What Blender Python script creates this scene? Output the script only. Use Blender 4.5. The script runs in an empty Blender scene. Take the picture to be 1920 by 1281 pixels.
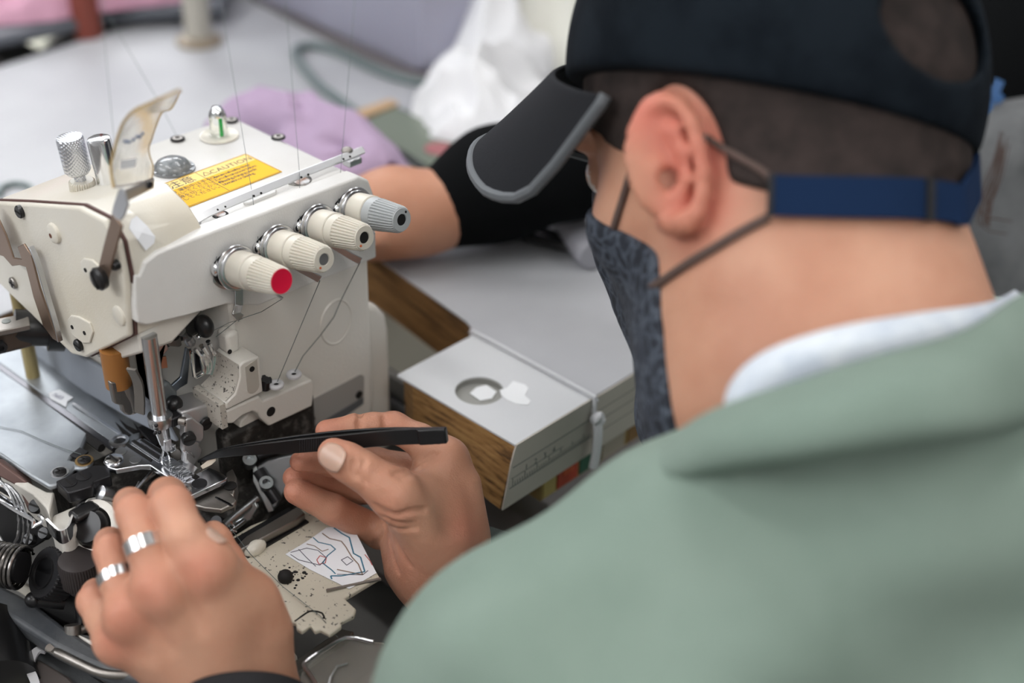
import bpy, bmesh, math, random
import numpy as np
from mathutils import Vector, Matrix, noise
random.seed(7)
scene = bpy.context.scene
COL = scene.collection
PI = math.pi

# ------------------------------------------------------------------ camera frame
# world: X runs along the arm of the machine, Y away from its operator, Z up; Z=0 is the table top (metres)
F, CX, CY = 2600.0, 960.0, 640.5
_X = np.array([2890., 1570, -2600]); _X /= np.linalg.norm(_X)
_Y = np.array([-3260., 1740, -2600]); _Y -= _X*(_X@_Y); _Y /= np.linalg.norm(_Y)
_Z = np.cross(_X, _Y)
R = np.array([_X, _Y, _Z])
def rd(px, py): return R@np.array([(px-CX)/F, -(py-CY)/F, -1.])
_r = rd(955, 830)*.80; _k = rd(690, 345)*.80; _n = rd(300, 870)
CAM = np.array([0, -_k[1], -_r[2]]); CAM[0] = CAM[1]/_n[1]*_n[0]
def P(px, py, d): return Vector(CAM+rd(px, py)*d)
def Q(ax, v, px, py):
    r = rd(px, py); return Vector(CAM+r*((v-CAM[ax])/r[ax]))
def QX(v, px, py): return Q(0, v, px, py)
def QY(v, px, py): return Q(1, v, px, py)
def QZ(v, px, py): return Q(2, v, px, py)
def cdir(x, y, z): return Vector(R@np.array([x, y, z])).normalized()   # direction given as right, up, back

cam = bpy.data.cameras.new('camera'); camo = bpy.data.objects.new('camera', cam); COL.objects.link(camo)
M = Matrix([list(R[0])+[CAM[0]], list(R[1])+[CAM[1]], list(R[2])+[CAM[2]], [0, 0, 0, 1]])
camo.matrix_world = M
cam.sensor_width = 36; cam.lens = F/1920*36; cam.clip_start = .02; cam.clip_end = 60
cam.dof.use_dof = True; cam.dof.focus_distance = .755; cam.dof.aperture_fstop = 3.0
scene.camera = camo

# ------------------------------------------------------------------ materials
MATS = {}
def mat(name, col, rough=.5, metal=0., noise_amt=0., nscale=60., bump=0., bscale=400., col2=None, spec=.5,
        trans=0., ior=1.45, alpha=1., sss=0., coat=0., thr=(.4, .6), emit=None, aniso=None, detail=4., stretch=None):
    if name in MATS: return MATS[name]
    m = bpy.data.materials.new(name); m.use_nodes = True; nt = m.node_tree; b = nt.nodes['Principled BSDF']
    b.inputs['Base Color'].default_value = (*col, 1); b.inputs['Roughness'].default_value = rough
    b.inputs['Metallic'].default_value = metal; b.inputs['Specular IOR Level'].default_value = spec
    b.inputs['Transmission Weight'].default_value = trans; b.inputs['IOR'].default_value = ior
    b.inputs['Alpha'].default_value = alpha; b.inputs['Coat Weight'].default_value = coat
    if sss:
        b.inputs['Subsurface Weight'].default_value = sss; b.inputs['Subsurface Scale'].default_value = .006
        b.inputs['Subsurface Radius'].default_value = (1, .35, .2)
    if emit: b.inputs['Emission Color'].default_value = (*emit[:3], 1); b.inputs['Emission Strength'].default_value = emit[3]
    tc = nt.nodes.new('ShaderNodeTexCoord'); src = tc.outputs['Object']
    if stretch:
        mp = nt.nodes.new('ShaderNodeMapping'); mp.inputs['Scale'].default_value = stretch
        nt.links.new(src, mp.inputs['Vector']); src = mp.outputs['Vector']
    if col2 is not None:
        n = nt.nodes.new('ShaderNodeTexNoise'); n.inputs['Scale'].default_value = nscale; n.inputs['Detail'].default_value = detail
        n.inputs['Roughness'].default_value = .6
        nt.links.new(src, n.inputs['Vector'])
        r = nt.nodes.new('ShaderNodeValToRGB'); r.color_ramp.elements[0].position = thr[0]; r.color_ramp.elements[1].position = thr[1]
        r.color_ramp.elements[0].color = (*col, 1); r.color_ramp.elements[1].color = (*col2, 1)
        nt.links.new(n.outputs['Fac'], r.inputs['Fac']); nt.links.new(r.outputs['Color'], b.inputs['Base Color'])
    if bump:
        n = nt.nodes.new('ShaderNodeTexNoise'); n.inputs['Scale'].default_value = bscale; n.inputs['Detail'].default_value = 3
        nt.links.new(src, n.inputs['Vector'])
        bp = nt.nodes.new('ShaderNodeBump'); bp.inputs['Strength'].default_value = bump; bp.inputs['Distance'].default_value = .0006
        nt.links.new(n.outputs['Fac'], bp.inputs['Height']); nt.links.new(bp.outputs['Normal'], b.inputs['Normal'])
    MATS[name] = m
    return m
def nodes_of(m): return m.node_tree.nodes, m.node_tree.links, m.node_tree.nodes['Principled BSDF']

# ------------------------------------------------------------------ objects
def tag(o, label=None, cat=None, group=None, kind=None):
    if label: o['label'] = label
    if cat: o['category'] = cat
    if group: o['group'] = group
    if kind: o['kind'] = kind
    return o
def wloc(o):
    v = Vector(o.location)
    while o.parent: o = o.parent; v += Vector(o.location)
    return v
def thing(name, loc, label, cat, group=None):
    o = bpy.data.objects.new(name, None); COL.objects.link(o); o.location = loc; o.empty_display_size = .02
    return tag(o, label, cat, group)
def obj(name, bm, m, parent=None, smooth=True, bevel=0., seg=2, subd=0, angle=38, label=None, mats=None):
    """link a bmesh (world coordinates) as ONE object whose origin sits at its centre"""
    me = bpy.data.meshes.new(name)
    if isinstance(bm, bpy.types.Mesh): me = bm
    else:
        bmesh.ops.recalc_face_normals(bm, faces=bm.faces); bm.to_mesh(me); bm.free()
    n = len(me.vertices); co = np.empty(n*3, np.float32); me.vertices.foreach_get('co', co); co = co.reshape(-1, 3)
    c = (co.min(0)+co.max(0))/2
    co -= c; me.vertices.foreach_set('co', co.ravel())
    o = bpy.data.objects.new(name, me); COL.objects.link(o)
    if parent is not None:
        o.parent = parent; o.location = Vector([float(v) for v in c])-wloc(parent)
    else: o.location = [float(v) for v in c]
    for mm in (mats or [m]): me.materials.append(mm)
    if smooth: me.shade_smooth()
    if bevel:
        md = o.modifiers.new('bevel', 'BEVEL'); md.width = bevel; md.segments = seg; md.limit_method = 'ANGLE'; md.angle_limit = math.radians(35)
        md.harden_normals = False
    if subd:
        md = o.modifiers.new('subd', 'SUBSURF'); md.levels = subd; md.render_levels = subd
    if smooth and not subd: sharp(me, angle)
    if label: o['label'] = label
    return o
def sharp(me, angle):
    bm = bmesh.new(); bm.from_mesh(me); a = math.radians(angle)
    for e in bm.edges:
        if len(e.link_faces) == 2 and e.calc_face_angle(0) > a: e.smooth = False
    bm.to_mesh(me); bm.free()

def NB(): return bmesh.new()
def box(bm, c, s, rot=None):
    r = bmesh.ops.create_cube(bm, size=1); vs = r['verts']
    bmesh.ops.scale(bm, vec=s, verts=vs)
    if rot is not None: bmesh.ops.rotate(bm, cent=(0, 0, 0), matrix=rot, verts=vs)
    bmesh.ops.translate(bm, vec=c, verts=vs); return vs
def bb(bm, lo, hi): return box(bm, [(a+b)/2 for a, b in zip(lo, hi)], [abs(b-a) for a, b in zip(lo, hi)])
def prism(bm, pts, off):
    """closed polygon pts extruded by vector off"""
    off = Vector(off)
    a = [bm.verts.new(p) for p in pts]; b = [bm.verts.new(Vector(p)+off) for p in pts]
    bm.faces.new(a); bm.faces.new(b[::-1]); n = len(pts)
    for i in range(n): bm.faces.new((a[i], a[(i+1) % n], b[(i+1) % n], b[i]))
def pxz(z, pts): return [QZ(z, *p) for p in pts]
def pxy(y, pts): return [QY(y, *p) for p in pts]
def pxx(x, pts): return [QX(x, *p) for p in pts]
def frame_of(d):
    d = Vector(d).normalized(); u = Vector((0, 0, 1)) if abs(d.z) < .9 else Vector((1, 0, 0))
    s = d.cross(u).normalized(); return d, s, s.cross(d)
def lathe(bm, o, d, prof, n=32, ribs=0, ph=0, caps=True):
    """prof: (along, radius[, rib depth]) rings around axis d from o"""
    d, s, t = frame_of(d); o = Vector(o); rings = []
    for q in prof:
        amp = q[2] if len(q) > 2 else 0; ring = []
        for i in range(n):
            a = 2*PI*i/n+ph; r = q[1]
            if amp and ribs:
                w = (i*ribs/n) % 1.0; r -= amp*(1 if w >= .5 else 0)
            ring.append(bm.verts.new(o+d*q[0]+(s*math.cos(a)+t*math.sin(a))*r))
        rings.append(ring)
    for a, b in zip(rings, rings[1:]):
        for i in range(n): bm.faces.new((a[i], a[(i+1) % n], b[(i+1) % n], b[i]))
    if caps: bm.faces.new(rings[0][::-1]); bm.faces.new(rings[-1])
def cyl(bm, a, b, r, n=20, r2=None):
    a = Vector(a); b = Vector(b); L = (b-a).length
    lathe(bm, a, b-a, [(0, r), (L, r if r2 is None else r2)], n)
def catmull(pts, k=6, closed=False):
    pts = [Vector(p) for p in pts]; out = []; n = len(pts)
    rng = range(n if closed else n-1)
    for i in rng:
        g = (lambda j: pts[j % n]) if closed else (lambda j: pts[max(0, min(n-1, j))])
        p0, p1, p2, p3 = g(i-1), g(i), g(i+1), g(i+2)
        for s in range(k):
            t = s/k
            out.append(.5*((2*p1)+(-p0+p2)*t+(2*p0-5*p1+4*p2-p3)*t*t+(-p0+3*p1-3*p2+p3)*t**3))
    if not closed: out.append(pts[-1])
    return out
def tube(bm, pts, r, n=8, smoothk=0, closed=False, flat=None):
    """sweep a circle (or an ellipse r x flat) along pts"""
    if smoothk: pts = catmull(pts, smoothk, closed)
    pts = [Vector(p) for p in pts]; rings = []; N = len(pts); up = None
    for i, p in enumerate(pts):
        if closed: d = pts[(i+1) % N]-pts[i-1]
        else: d = pts[min(N-1, i+1)]-pts[max(0, i-1)]
        d.normalize()
        if up is None: _, s, t = frame_of(d)
        else:
            s = (up-d*up.dot(d)).normalized(); t = d.cross(s)
        up = s
        rr = r[i*len(r)//N] if isinstance(r, (list, tuple)) else r
        r2 = flat if flat else rr
        rings.append([bm.verts.new(p+s*math.cos(2*PI*j/n)*rr+t*math.sin(2*PI*j/n)*r2) for j in range(n)])
    m = N if closed else N-1
    for i in range(m):
        a, b = rings[i], rings[(i+1) % N]
        for j in range(n): bm.faces.new((a[j], a[(j+1) % n], b[(j+1) % n], b[j]))
    if not closed: bm.faces.new(rings[0][::-1]); bm.faces.new(rings[-1])
def ribbon(bm, pts, wv, w, th=.0006, smoothk=0):
    """flat strip along pts, width w along direction wv (vector or list), thickness th"""
    if smoothk: pts = catmull(pts, smoothk)
    pts = [Vector(p) for p in pts]; N = len(pts); rings = []
    for i, p in enumerate(pts):
        d = (pts[min(N-1, i+1)]-pts[max(0, i-1)]).normalized()
        wd = Vector(wv[min(len(wv)-1, i*len(wv)//N)] if isinstance(wv, list) else wv); wd = (wd-d*wd.dot(d)).normalized(); nn = d.cross(wd)
        ww = w[min(len(w)-1, i*len(w)//N)] if isinstance(w, list) else w
        rings.append([bm.verts.new(p+wd*a*ww/2+nn*b*th/2) for a, b in ((-1, -1), (1, -1), (1, 1), (-1, 1))])
    for a, b in zip(rings, rings[1:]):
        for j in range(4): bm.faces.new((a[j], a[(j+1) % 4], b[(j+1) % 4], b[j]))
    bm.faces.new(rings[0][::-1]); bm.faces.new(rings[-1])
def loft(bm, secs, caps=True):
    rings = [[bm.verts.new(p) for p in s] for s in secs]; n = len(rings[0])
    for a, b in zip(rings, rings[1:]):
        for i in range(n): bm.faces.new((a[i], a[(i+1) % n], b[(i+1) % n], b[i]))
    if caps: bm.faces.new(rings[0][::-1]); bm.faces.new(rings[-1])
def sph(bm, c, r, seg=20, sc=(1, 1, 1)):
    q = bmesh.ops.create_uvsphere(bm, u_segments=seg, v_segments=seg//2+2, radius=r)
    bmesh.ops.scale(bm, vec=sc, verts=q['verts']); bmesh.ops.translate(bm, vec=c, verts=q['verts'])

# ------------------------------------------------------------------ smooth solids (signed distance field -> surface nets)
def smin(a, b, k):
    if k <= 0: return np.minimum(a, b)
    h = np.clip(.5+.5*(b-a)/k, 0, 1); return b*(1-h)+a*h-k*h*(1-h)
class Solid:
    def __init__(s, lo, hi, res):
        s.lo = np.array(lo, float); s.res = res
        s.n = np.ceil((np.array(hi)-s.lo)/res).astype(int)+1
        s.D = np.full(s.n, 1e3, np.float32)
    def grid(s, lo, hi):
        i0 = np.clip(np.floor((np.array(lo)-s.lo)/s.res).astype(int), 0, s.n-1)
        i1 = np.clip(np.ceil((np.array(hi)-s.lo)/s.res).astype(int)+1, 1, s.n)
        if (i1 <= i0).any(): return None, None
        sl = tuple(slice(a, b) for a, b in zip(i0, i1))
        ax = [s.lo[k]+np.arange(i0[k], i1[k])*s.res for k in range(3)]
        return sl, np.stack(np.meshgrid(*ax, indexing='ij'), -1).astype(np.float32)
    def cone(s, a, b, ra, rb, k=0., cut=False):
        a = np.array(a, float); b = np.array(b, float); m = max(ra, rb)+k+s.res*2
        sl, G = s.grid(np.minimum(a, b)-m, np.maximum(a, b)+m)
        if sl is None: return
        ba = b-a; L = max(ba@ba, 1e-12); t = np.clip(((G-a)@ba)/L, 0, 1)
        d = np.linalg.norm(G-a-t[..., None]*ba, axis=-1)-(ra+(rb-ra)*t)
        s.put(sl, d, k, cut)
    def ell(s, c, rad, ax=None, k=0., cut=False):
        c = np.array(c, float); rad = np.array(rad, float); m = rad.max()+k+s.res*2
        sl, G = s.grid(c-m, c+m)
        if sl is None: return
        q = G-c
        if ax is not None: q = q@np.array([list(v) for v in ax]).T
        k0 = np.linalg.norm(q/rad, axis=-1); k1 = np.linalg.norm(q/(rad*rad), axis=-1)
        d = k0*(k0-1)/np.maximum(k1, 1e-6)
        s.put(sl, d, k, cut)
    def put(s, sl, d, k, cut):
        if cut: s.D[sl] = -smin(-s.D[sl], d, k)
        else: s.D[sl] = smin(s.D[sl], d, k)
    def chain(s, pts, k=.003):
        for (a, ra), (b, rb) in zip(pts, pts[1:]): s.cone(a, b, ra, rb, k)
    def merge(s, o, k):
        s.D = smin(s.D, o.D, k)
    def like(s):
        o = Solid.__new__(Solid); o.lo = s.lo; o.res = s.res; o.n = s.n; o.D = np.full(s.n, 1e3, np.float32); return o
    def mesh(s, disp=None):
        D = s.D; I = D < 0; n = D.shape
        C = [I[i:n[0]-1+i, j:n[1]-1+j, k:n[2]-1+k] for i in (0, 1) for j in (0, 1) for k in (0, 1)]
        cnt = sum(c.astype(np.int8) for c in C); act = (cnt > 0) & (cnt < 8)
        idx = np.argwhere(act); N = len(idx); ids = np.full(act.shape, -1, np.int64); ids[tuple(idx.T)] = np.arange(N)
        acc = np.zeros((N, 3)); w = np.zeros(N)
        for ax in range(3):
            for u in (0, 1):
                for v in (0, 1):
                    o = [0, 0, 0]; o[(ax+1) % 3] = u; o[(ax+2) % 3] = v; e = np.zeros(3, int); e[ax] = 1
                    p = idx+o; q = p+e; d0 = D[tuple(p.T)]; d1 = D[tuple(q.T)]; mk = (d0 < 0) != (d1 < 0)
                    t = np.where(mk, d0/np.where(d0-d1 == 0, 1, d0-d1), 0)
                    acc += np.where(mk[:, None], p+t[:, None]*e, 0); w += mk
        V = (acc/np.maximum(w, 1)[:, None])*s.res+s.lo
        Fs = []
        for ax in range(3):
            a1, a2 = (ax+1) % 3, (ax+2) % 3
            sa = [slice(None)]*3; sb = [slice(None)]*3; sa[ax] = slice(0, -1); sb[ax] = slice(1, None)
            d0 = I[tuple(sa)]; d1 = I[tuple(sb)]; ch = np.argwhere(d0 != d1)
            ch = ch[(ch[:, a1] > 0) & (ch[:, a2] > 0) & (ch[:, a1] < n[a1]-1) & (ch[:, a2] < n[a2]-1)]
            if not len(ch): continue
            fl = d0[tuple(ch.T)]
            def cid(da, db):
                c = ch.copy(); c[:, a1] -= da; c[:, a2] -= db; return ids[tuple(c.T)]
            q = np.stack([cid(1, 1), cid(0, 1), cid(0, 0), cid(1, 0)], 1)
            q = np.where(fl[:, None], q, q[:, ::-1]); q = q[(q >= 0).all(1)]; Fs.append(q)
        Fq = np.concatenate(Fs)
        if disp is not None: V = disp(V)
        return V, Fq
def to_mesh(name, V, Fq):
    me = bpy.data.meshes.new(name); me.from_pydata([tuple(map(float, v)) for v in V], [], [tuple(map(int, f)) for f in Fq]); me.validate(); me.update()
    return me
def solid_obj(name, sol, m, parent=None, disp=None, mats=None, label=None, relax=0):
    V, Fq = sol.mesh(disp); me = to_mesh(name, V, Fq)
    o = obj(name, me, m, parent, smooth=True, angle=170, label=label, mats=mats)
    if relax:
        md = o.modifiers.new('relax', 'SMOOTH'); md.factor = .5; md.iterations = relax
    return o
def onobj(o, px, py, off=.0003):
    """point where the line of sight through a pixel meets the unmodified mesh of o"""
    from mathutils.bvhtree import BVHTree
    w = wloc(o); t = BVHTree.FromPolygons([v.co+w for v in o.data.vertices], [p.vertices[:] for p in o.data.polygons])
    r = V3_(rd(px, py)).normalized(); h = t.ray_cast(V3_(CAM), r)
    return (h[0]-r*off, h[1]) if h[0] else (None, None)
def V3_(a): return Vector([float(q) for q in a])
def txt(name, body, size, m, origin, xdir, ydir, parent, ext=.0001, align='LEFT', spacing=1.0, bold=0.):
    cu = bpy.data.curves.new(name, 'FONT'); cu.body = body; cu.size = size; cu.extrude = ext; cu.align_x = align; cu.space_character = spacing; cu.offset = bold
    to = bpy.data.objects.new(name+'_tmp', cu); COL.objects.link(to)
    dg = bpy.context.evaluated_depsgraph_get(); me = bpy.data.meshes.new_from_object(to.evaluated_get(dg))
    bpy.data.objects.remove(to)
    x = Vector(xdir).normalized(); y = Vector(ydir); y = (y-x*y.dot(x)).normalized(); z = x.cross(y)
    mx = Matrix([[x[i], y[i], z[i], origin[i]] for i in range(3)]+[[0, 0, 0, 1]])
    me.transform(mx); me.materials.clear()
    return obj(name, me, m, parent, smooth=False)
# ------------------------------------------------------------------ materials of the machine
V3 = Vector
cream = mat('cream_paint', (.64, .615, .565), .34, bump=.35, bscale=900, coat=.15)
white_paint = mat('white_paint', (.72, .715, .70), .34, bump=.35, bscale=1000, coat=.15, col2=(.67, .66, .635), nscale=14)
yellowed = mat('yellowed_paint', (.68, .65, .575), .33, bump=.3, bscale=900, coat=.2, col2=(.64, .58, .46), nscale=10, thr=(.45, .8))
grime = mat('speckled_paint', (.46, .43, .38), .45, bump=.4, bscale=900, col2=(.05, .045, .04), nscale=480, thr=(.60, .66), detail=2)
gasket = mat('gasket', (.10, .05, .045), .6)
plast = mat('cream_plastic', (.62, .585, .51), .38, sss=.05)
greyplast = mat('grey_plastic', (.40, .42, .43), .42)
redp = mat('red_plastic', (.60, .005, .04), .4)
chrome = mat('chrome', (.80, .81, .83), .14, 1.)
steel = mat('brushed_steel', (.55, .56, .58), .28, 1., bump=.2, bscale=600)
plate_m = mat('worn_steel_plate', (.36, .385, .41), .48, .85, col2=(.24, .26, .28), nscale=22, thr=(.35, .7), bump=.2, bscale=300)
dullst = mat('dull_steel', (.30, .28, .26), .42, 1., bump=.2, bscale=500)
greywall = mat('bluegrey_enamel', (.30, .33, .38), .45)
blk = mat('black_oxide', (.012, .012, .013), .32, .2, spec=.6)
blkm = mat('black_satin_metal', (.03, .03, .033), .38, .6)
hole_m = mat('dark_hole', (.006, .005, .005), .7)
brownm = mat('brown_anodised', (.16, .10, .09), .4, .5)
amber = mat('amber_plastic', (.30, .13, .035), .4, sss=.1)
sill_m = mat('dark_grey_enamel', (.045, .05, .058), .5, bump=.2, bscale=500, col2=(.09, .095, .10), nscale=20)
lint_shade_m = mat('oily_lint_and_shade', (.02, .018, .016), .6, .2, bump=1., bscale=500, col2=(.14, .13, .12), nscale=140, thr=(.5, .75))  # dark lint tone, also used as cavity shade under the shelf
brass = mat('aged_brass', (.45, .30, .13), .4, 1.)
rustm = mat('rusty_steel', (.20, .10, .06), .5, .7, col2=(.5, .5, .5), nscale=120)
glassm = mat('clear_glass', (.95, .97, .95), .05, trans=1., ior=1.4)
domeg = mat('smoked_dome_glass', (.55, .58, .60), .12, trans=.6, ior=1.45, col2=(.3, .32, .33), nscale=90)
shieldm = mat('scratched_clear_plastic', (.96, .94, .88), .16, trans=.93, ior=1.3, bump=.3, bscale=300, col2=(.62, .60, .52), nscale=45, thr=(.5, .75))
shieldy = mat('yellowed_plastic_edge', (.75, .55, .25), .2, trans=.5, ior=1.3)
greenp = mat('green_plastic', (.02, .45, .08), .4)
yellow = mat('yellow_label', (.84, .46, .01), .55, spec=.2)
ink = mat('black_ink', (.03, .025, .02), .5)
paperm = mat('white_paper', (.80, .82, .86), .6)
threadm = mat('grey_thread', (.10, .12, .12), .6)
whitem = mat('white_plastic', (.55, .55, .57), .4)

mach = thing('overlock_machine', V3((.07, .06, -.11)), 'cream industrial overlock sewing machine with tension knobs, being serviced with tweezers', 'sewing machine')
def screw(name, c, d, r, parent=mach, m=blk, slot=True, h=.0016, cross=False):
    bm = NB(); c = V3(c); d = V3(d).normalized()
    lathe(bm, c-d*.001, d, [(0, r*.96), (h*.7+.001, r), (h+.001, r*.86)], 24)
    o = obj(name, bm, m, parent)
    if slot:
        b2 = NB(); _, s, t = frame_of(d); ro = Matrix((s, t, d)).transposed()
        box(b2, c+d*(h-.0001), (r*1.55, r*.26, .0006), ro)
        if cross: box(b2, c+d*(h-.0001), (r*.26, r*1.3, .0006), ro)
        obj('slot', b2, hole_m, o, smooth=False)
    return o
def holes(name, cs, d, r, m=hole_m, parent=mach, sc=1):
    for c in cs:
        bm = NB(); lathe(bm, V3(c)-V3(d).normalized()*.0004, d, [(0, r), (.0006, r)], 20); obj(name, bm, m, parent)
NX, NY, UP = V3((-1, 0, 0)), V3((0, -1, 0)), V3((0, 0, 1))

# --- body castings
bm = NB()
sec = [(.004, .086), (.001, .10), (.000, .124), (.003, .130), (.008, .1315), (.118, .1305), (.125, .126), (.127, .11), (.127, .086)]
xs = [.040, .148, .154, .157]
secs = []
for i, x in enumerate(xs):
    k = [0, 0, .004, .010][i]
    secs.append([V3((x, min(max(y, .0+k), .127-k), min(z, .1315-k))) for y, z in sec])
loft(bm, secs)
obj('head_casting', bm, white_paint, mach, bevel=.0015, angle=40)
# column under the head, with a recess on its left where the needle drive hangs
bm = NB()
col = [(.048, .022), (.052, -.0055), (.150, -.0055), (.157, .004), (.157, .12), (.04, .12), (.04, .05)]
prism(bm, [V3((x, y, -.07)) for x, y in col], (0, 0, .165))
obj('column', bm, cream, mach, bevel=.002, seg=3)
bm = NB(); bb(bm, (.022, .056, -.02), (.05, .12, .10)); obj('recess_casting', bm, grime, mach, bevel=.004)
bm = NB()   # cover on the pulley side of the column
prism(bm, [V3((.155, .006, z)) for z in (0,)] and [V3((x, .004, z)) for x, z in ((.155, -.075), (.1745, -.075), (.1745, .016), (.172, .028), (.165, .038), (.155, .041))], (0, .10, 0))
obj('pulley_cover', bm, cream, mach, bevel=.004, seg=4)
# --- front tension cover
bm = NB()
fc = [QY(-.006, *p) for p in ((252, 516), (254, 575), (259, 607), (275, 611), (345, 594), (425, 571))]
fc += [V3((.07, -.006, .081)), V3((.157, -.006, .078))]
fc += [V3((.157, -.006, .118)), V3((.153, -.006, .130)), V3((.146, -.006, .1345))]
fc += [V3((.03, -.006, .1365)), V3((.012, -.006, .1365)), V3((.004, -.006, .134)), V3((.0, -.006, .128))]
prism(bm, fc, (0, .012, 0))
obj('tension_cover', bm, white_paint, mach, bevel=.0022, seg=4)
# --- left end: domed cap, gasket, face cover
capj = [(.004, .088), (-.004, .100), (-.004, .128), (.006, .140), (.016, .1485), (.030, .1525), (.060, .150), (.095, .1405), (.122, .131), (.128, .118), (.128, .088)]
face = [(.050, .055), (.0, .0915), (-.005, .128), (-.003, .148), (.007, .1575), (.031, .156), (.089, .137), (.127, .124), (.140, .114), (.146, .066), (.066, .050)]
n = len(face)
capj2 = [(.052, .086), (.0, .0915), (-.003, .128), (.004, .139), (.012, .1455), (.030, .1520), (.070, .1455), (.105, .1375), (.124, .128), (.128, .088), (.07, .086)]
bm = NB()
loft(bm, [[V3((x, y+(0), z)) for y, z in f] for x, f in ((-.0022, face), (.010, [((a[0]+b[0])/2*.0+a[0]*.72+b[0]*.28, a[1]*.72+b[1]*.28) for a, b in zip(face, capj2)]), (.030, [(a[0]*.3+b[0]*.7, a[1]*.3+b[1]*.7) for a, b in zip(face, capj2)]), (.0445, capj2))])
capo = obj('end_cap', bm, yellowed, mach, bevel=.0012, angle=30)
bm = NB(); prism(bm, [V3((-.0022, y, z)) for y, z in face], (-.0012, 0, 0)); obj('gasket', bm, gasket, mach)
bm = NB()
cy, cz = .065, .105
fin = [((y-cy)*.985+cy, (z-cz)*.985+cz) for y, z in face]
prism(bm, [V3((-.0034, y, z)) for y, z in fin], (-.004, 0, 0)); obj('face_cover', bm, yellowed, mach, bevel=.0016, seg=3)
FX = -.0074
def fpt(x, y): return QX(FX, x, y)
def pad(pxs, name='cover_boss'):
    bm = NB(); prism(bm, [QX(FX+.0003, *p) for p in pxs], (-.0014, 0, 0)); return obj(name, bm, yellowed, mach, bevel=.0007, seg=3)
pad([(130, 598), (136, 590), (150, 592), (172, 604), (178, 622), (172, 642), (160, 643), (140, 628), (131, 612)])
pad([(154, 490), (160, 483), (176, 486), (192, 500), (190, 520), (172, 522), (157, 508)])
bm = NB(); lathe(bm, fpt(103, 437), NX, [(0, .0058), (.0016, .0054), (.002, .0045)], 28); obj('cover_boss', bm, yellowed, mach)
bm = NB(); lathe(bm, fpt(224, 592), NX, [(0, .0056), (.0010, .0052), (.0013, .0045)], 28); obj('cover_boss', bm, yellowed, mach)
rusth = mat('rusty_hole', (.12, .04, .02), .7)
holes('boss_hole', [fpt(101, 440)+NX*.0019], NX, .0014, rusth)
holes('boss_hole', [fpt(139, 612)+NX*.0013, fpt(162, 623)+NX*.0013, fpt(164, 505)+NX*.0013], NX, .0012)
screw('cover_screw', fpt(40, 396)+NX*.0003, NX, .0037, h=.002)
screw('cover_screw', fpt(150, 646)+NX*.0003, NX, .0036, h=.002)
screw('cross_screw', fpt(27, 530)+NX*.0002, NX, .0036, m=dullst, cross=True)
# --- finger guard: bronze arm, knob, bracket, clear shield
bm = NB(); ribbon(bm, [QX(FX-.004, 193, 520), QX(FX-.004, 205, 470), QX(FX-.004, 221, 412)], V3((0, 1, 0)), .0085, .0012)
armb = mat('bronze_arm', (.28, .20, .15), .35, .9)
obj('guard_arm', bm, armb, mach, bevel=.0003)
bm = NB(); lathe(bm, QX(FX-.0045, 193, 520), NX, [(0, .0058), (.003, .0062), (.0045, .005), (.005, .002)], 28)
kn = obj('guard_knob', bm, blk, mach)
bm = NB(); box(bm, QX(FX-.0045, 193, 520)+NX*.0051, (.0008, .0095, .001), Matrix.Rotation(math.radians(60), 3, 'X')); obj('slot', bm, hole_m, kn, smooth=False)
screw('pivot_screw', fpt(221, 495)+NX*.0003, NX, .0028, slot=False, h=.003)
b0, b1, b2, b3 = QX(FX-.003, 215, 412), QX(FX-.004, 232, 372), QX(FX-.003, 240, 360), QY(.010, 286, 338)
bm = NB(); prism(bm, [QX(FX-.0045, *p) for p in ((207, 409), (212, 385), (222, 354), (229, 353), (240, 384), (233, 404), (226, 414))], (.0011, 0, 0)); obj('guard_bracket', bm, steel, mach, bevel=.0004)
e1, e2 = QX(FX-.004, 232, 366), V3(b3)
bm = NB(); prism(bm, [QX(FX-.004, 231, 356), QX(FX-.004, 237, 374), QY(.012, 286, 349), QY(.012, 287, 332)], (0, -.001, -.0008)); br = obj('guard_bracket', bm, dullst, mach, bevel=.0003)
for p in ((249, 360), (277, 345)):
    bm = NB(); c = QY(.004, *p); lathe(bm, c, NY, [(0, .0016), (.002, .0017), (.0025, .001)], 16); obj('rivet', bm, blkm, br)
# shield: curved transparent sheet, rows from its foot to its flared tip
rowsL = [(213, 353), (209, 330), (208, 308), (214, 280), (221, 255), (232, 228), (251, 207), (276, 195), (336, 169)]
rowsR = [(286, 333), (287, 312), (281, 293), (279, 278), (284, 262), (292, 238), (304, 211), (322, 203), (339, 170)]
L = [QX(-.012+i*.0012, *p) for i, p in enumerate(rowsL)]; Rr = [QY(.010-i*.0004, *p) for i, p in enumerate(rowsR)]
bm = NB(); front = []; NSH = 14
LL = catmull(L, 4); RR = catmull(Rr, 4)
for a, b in zip(LL, RR):
    w = (b-a).normalized(); nn = V3((.5, 1, -.1)).normalized()
    front.append([a.lerp(b, j/NSH)-nn*.0030*math.sin(PI*j/NSH) for j in range(NSH+1)])
g0 = [[bm.verts.new(v) for v in r] for r in front]; g1 = [[bm.verts.new(v+V3((.0006, .0012, 0))) for v in r] for r in front]
for i in range(len(g0)-1):
    for j in range(NSH): bm.faces.new((g0[i][j], g0[i][j+1], g0[i+1][j+1], g0[i+1][j])); bm.faces.new((g1[i][j], g1[i+1][j], g1[i+1][j+1], g1[i][j+1]))
    bm.faces.new((g0[i][0], g0[i+1][0], g1[i+1][0], g1[i][0])); bm.faces.new((g0[i][-1], g1[i][-1], g1[i+1][-1], g0[i+1][-1]))
for gi in (0, len(g0)-1):
    for j in range(NSH): bm.faces.new((g0[gi][j], g1[gi][j], g1[gi][j+1], g0[gi][j+1]))
sh = obj('finger_guard_shield', bm, shieldm, mach, angle=60, label='scratched clear plastic finger guard with yellowed rim')
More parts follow.
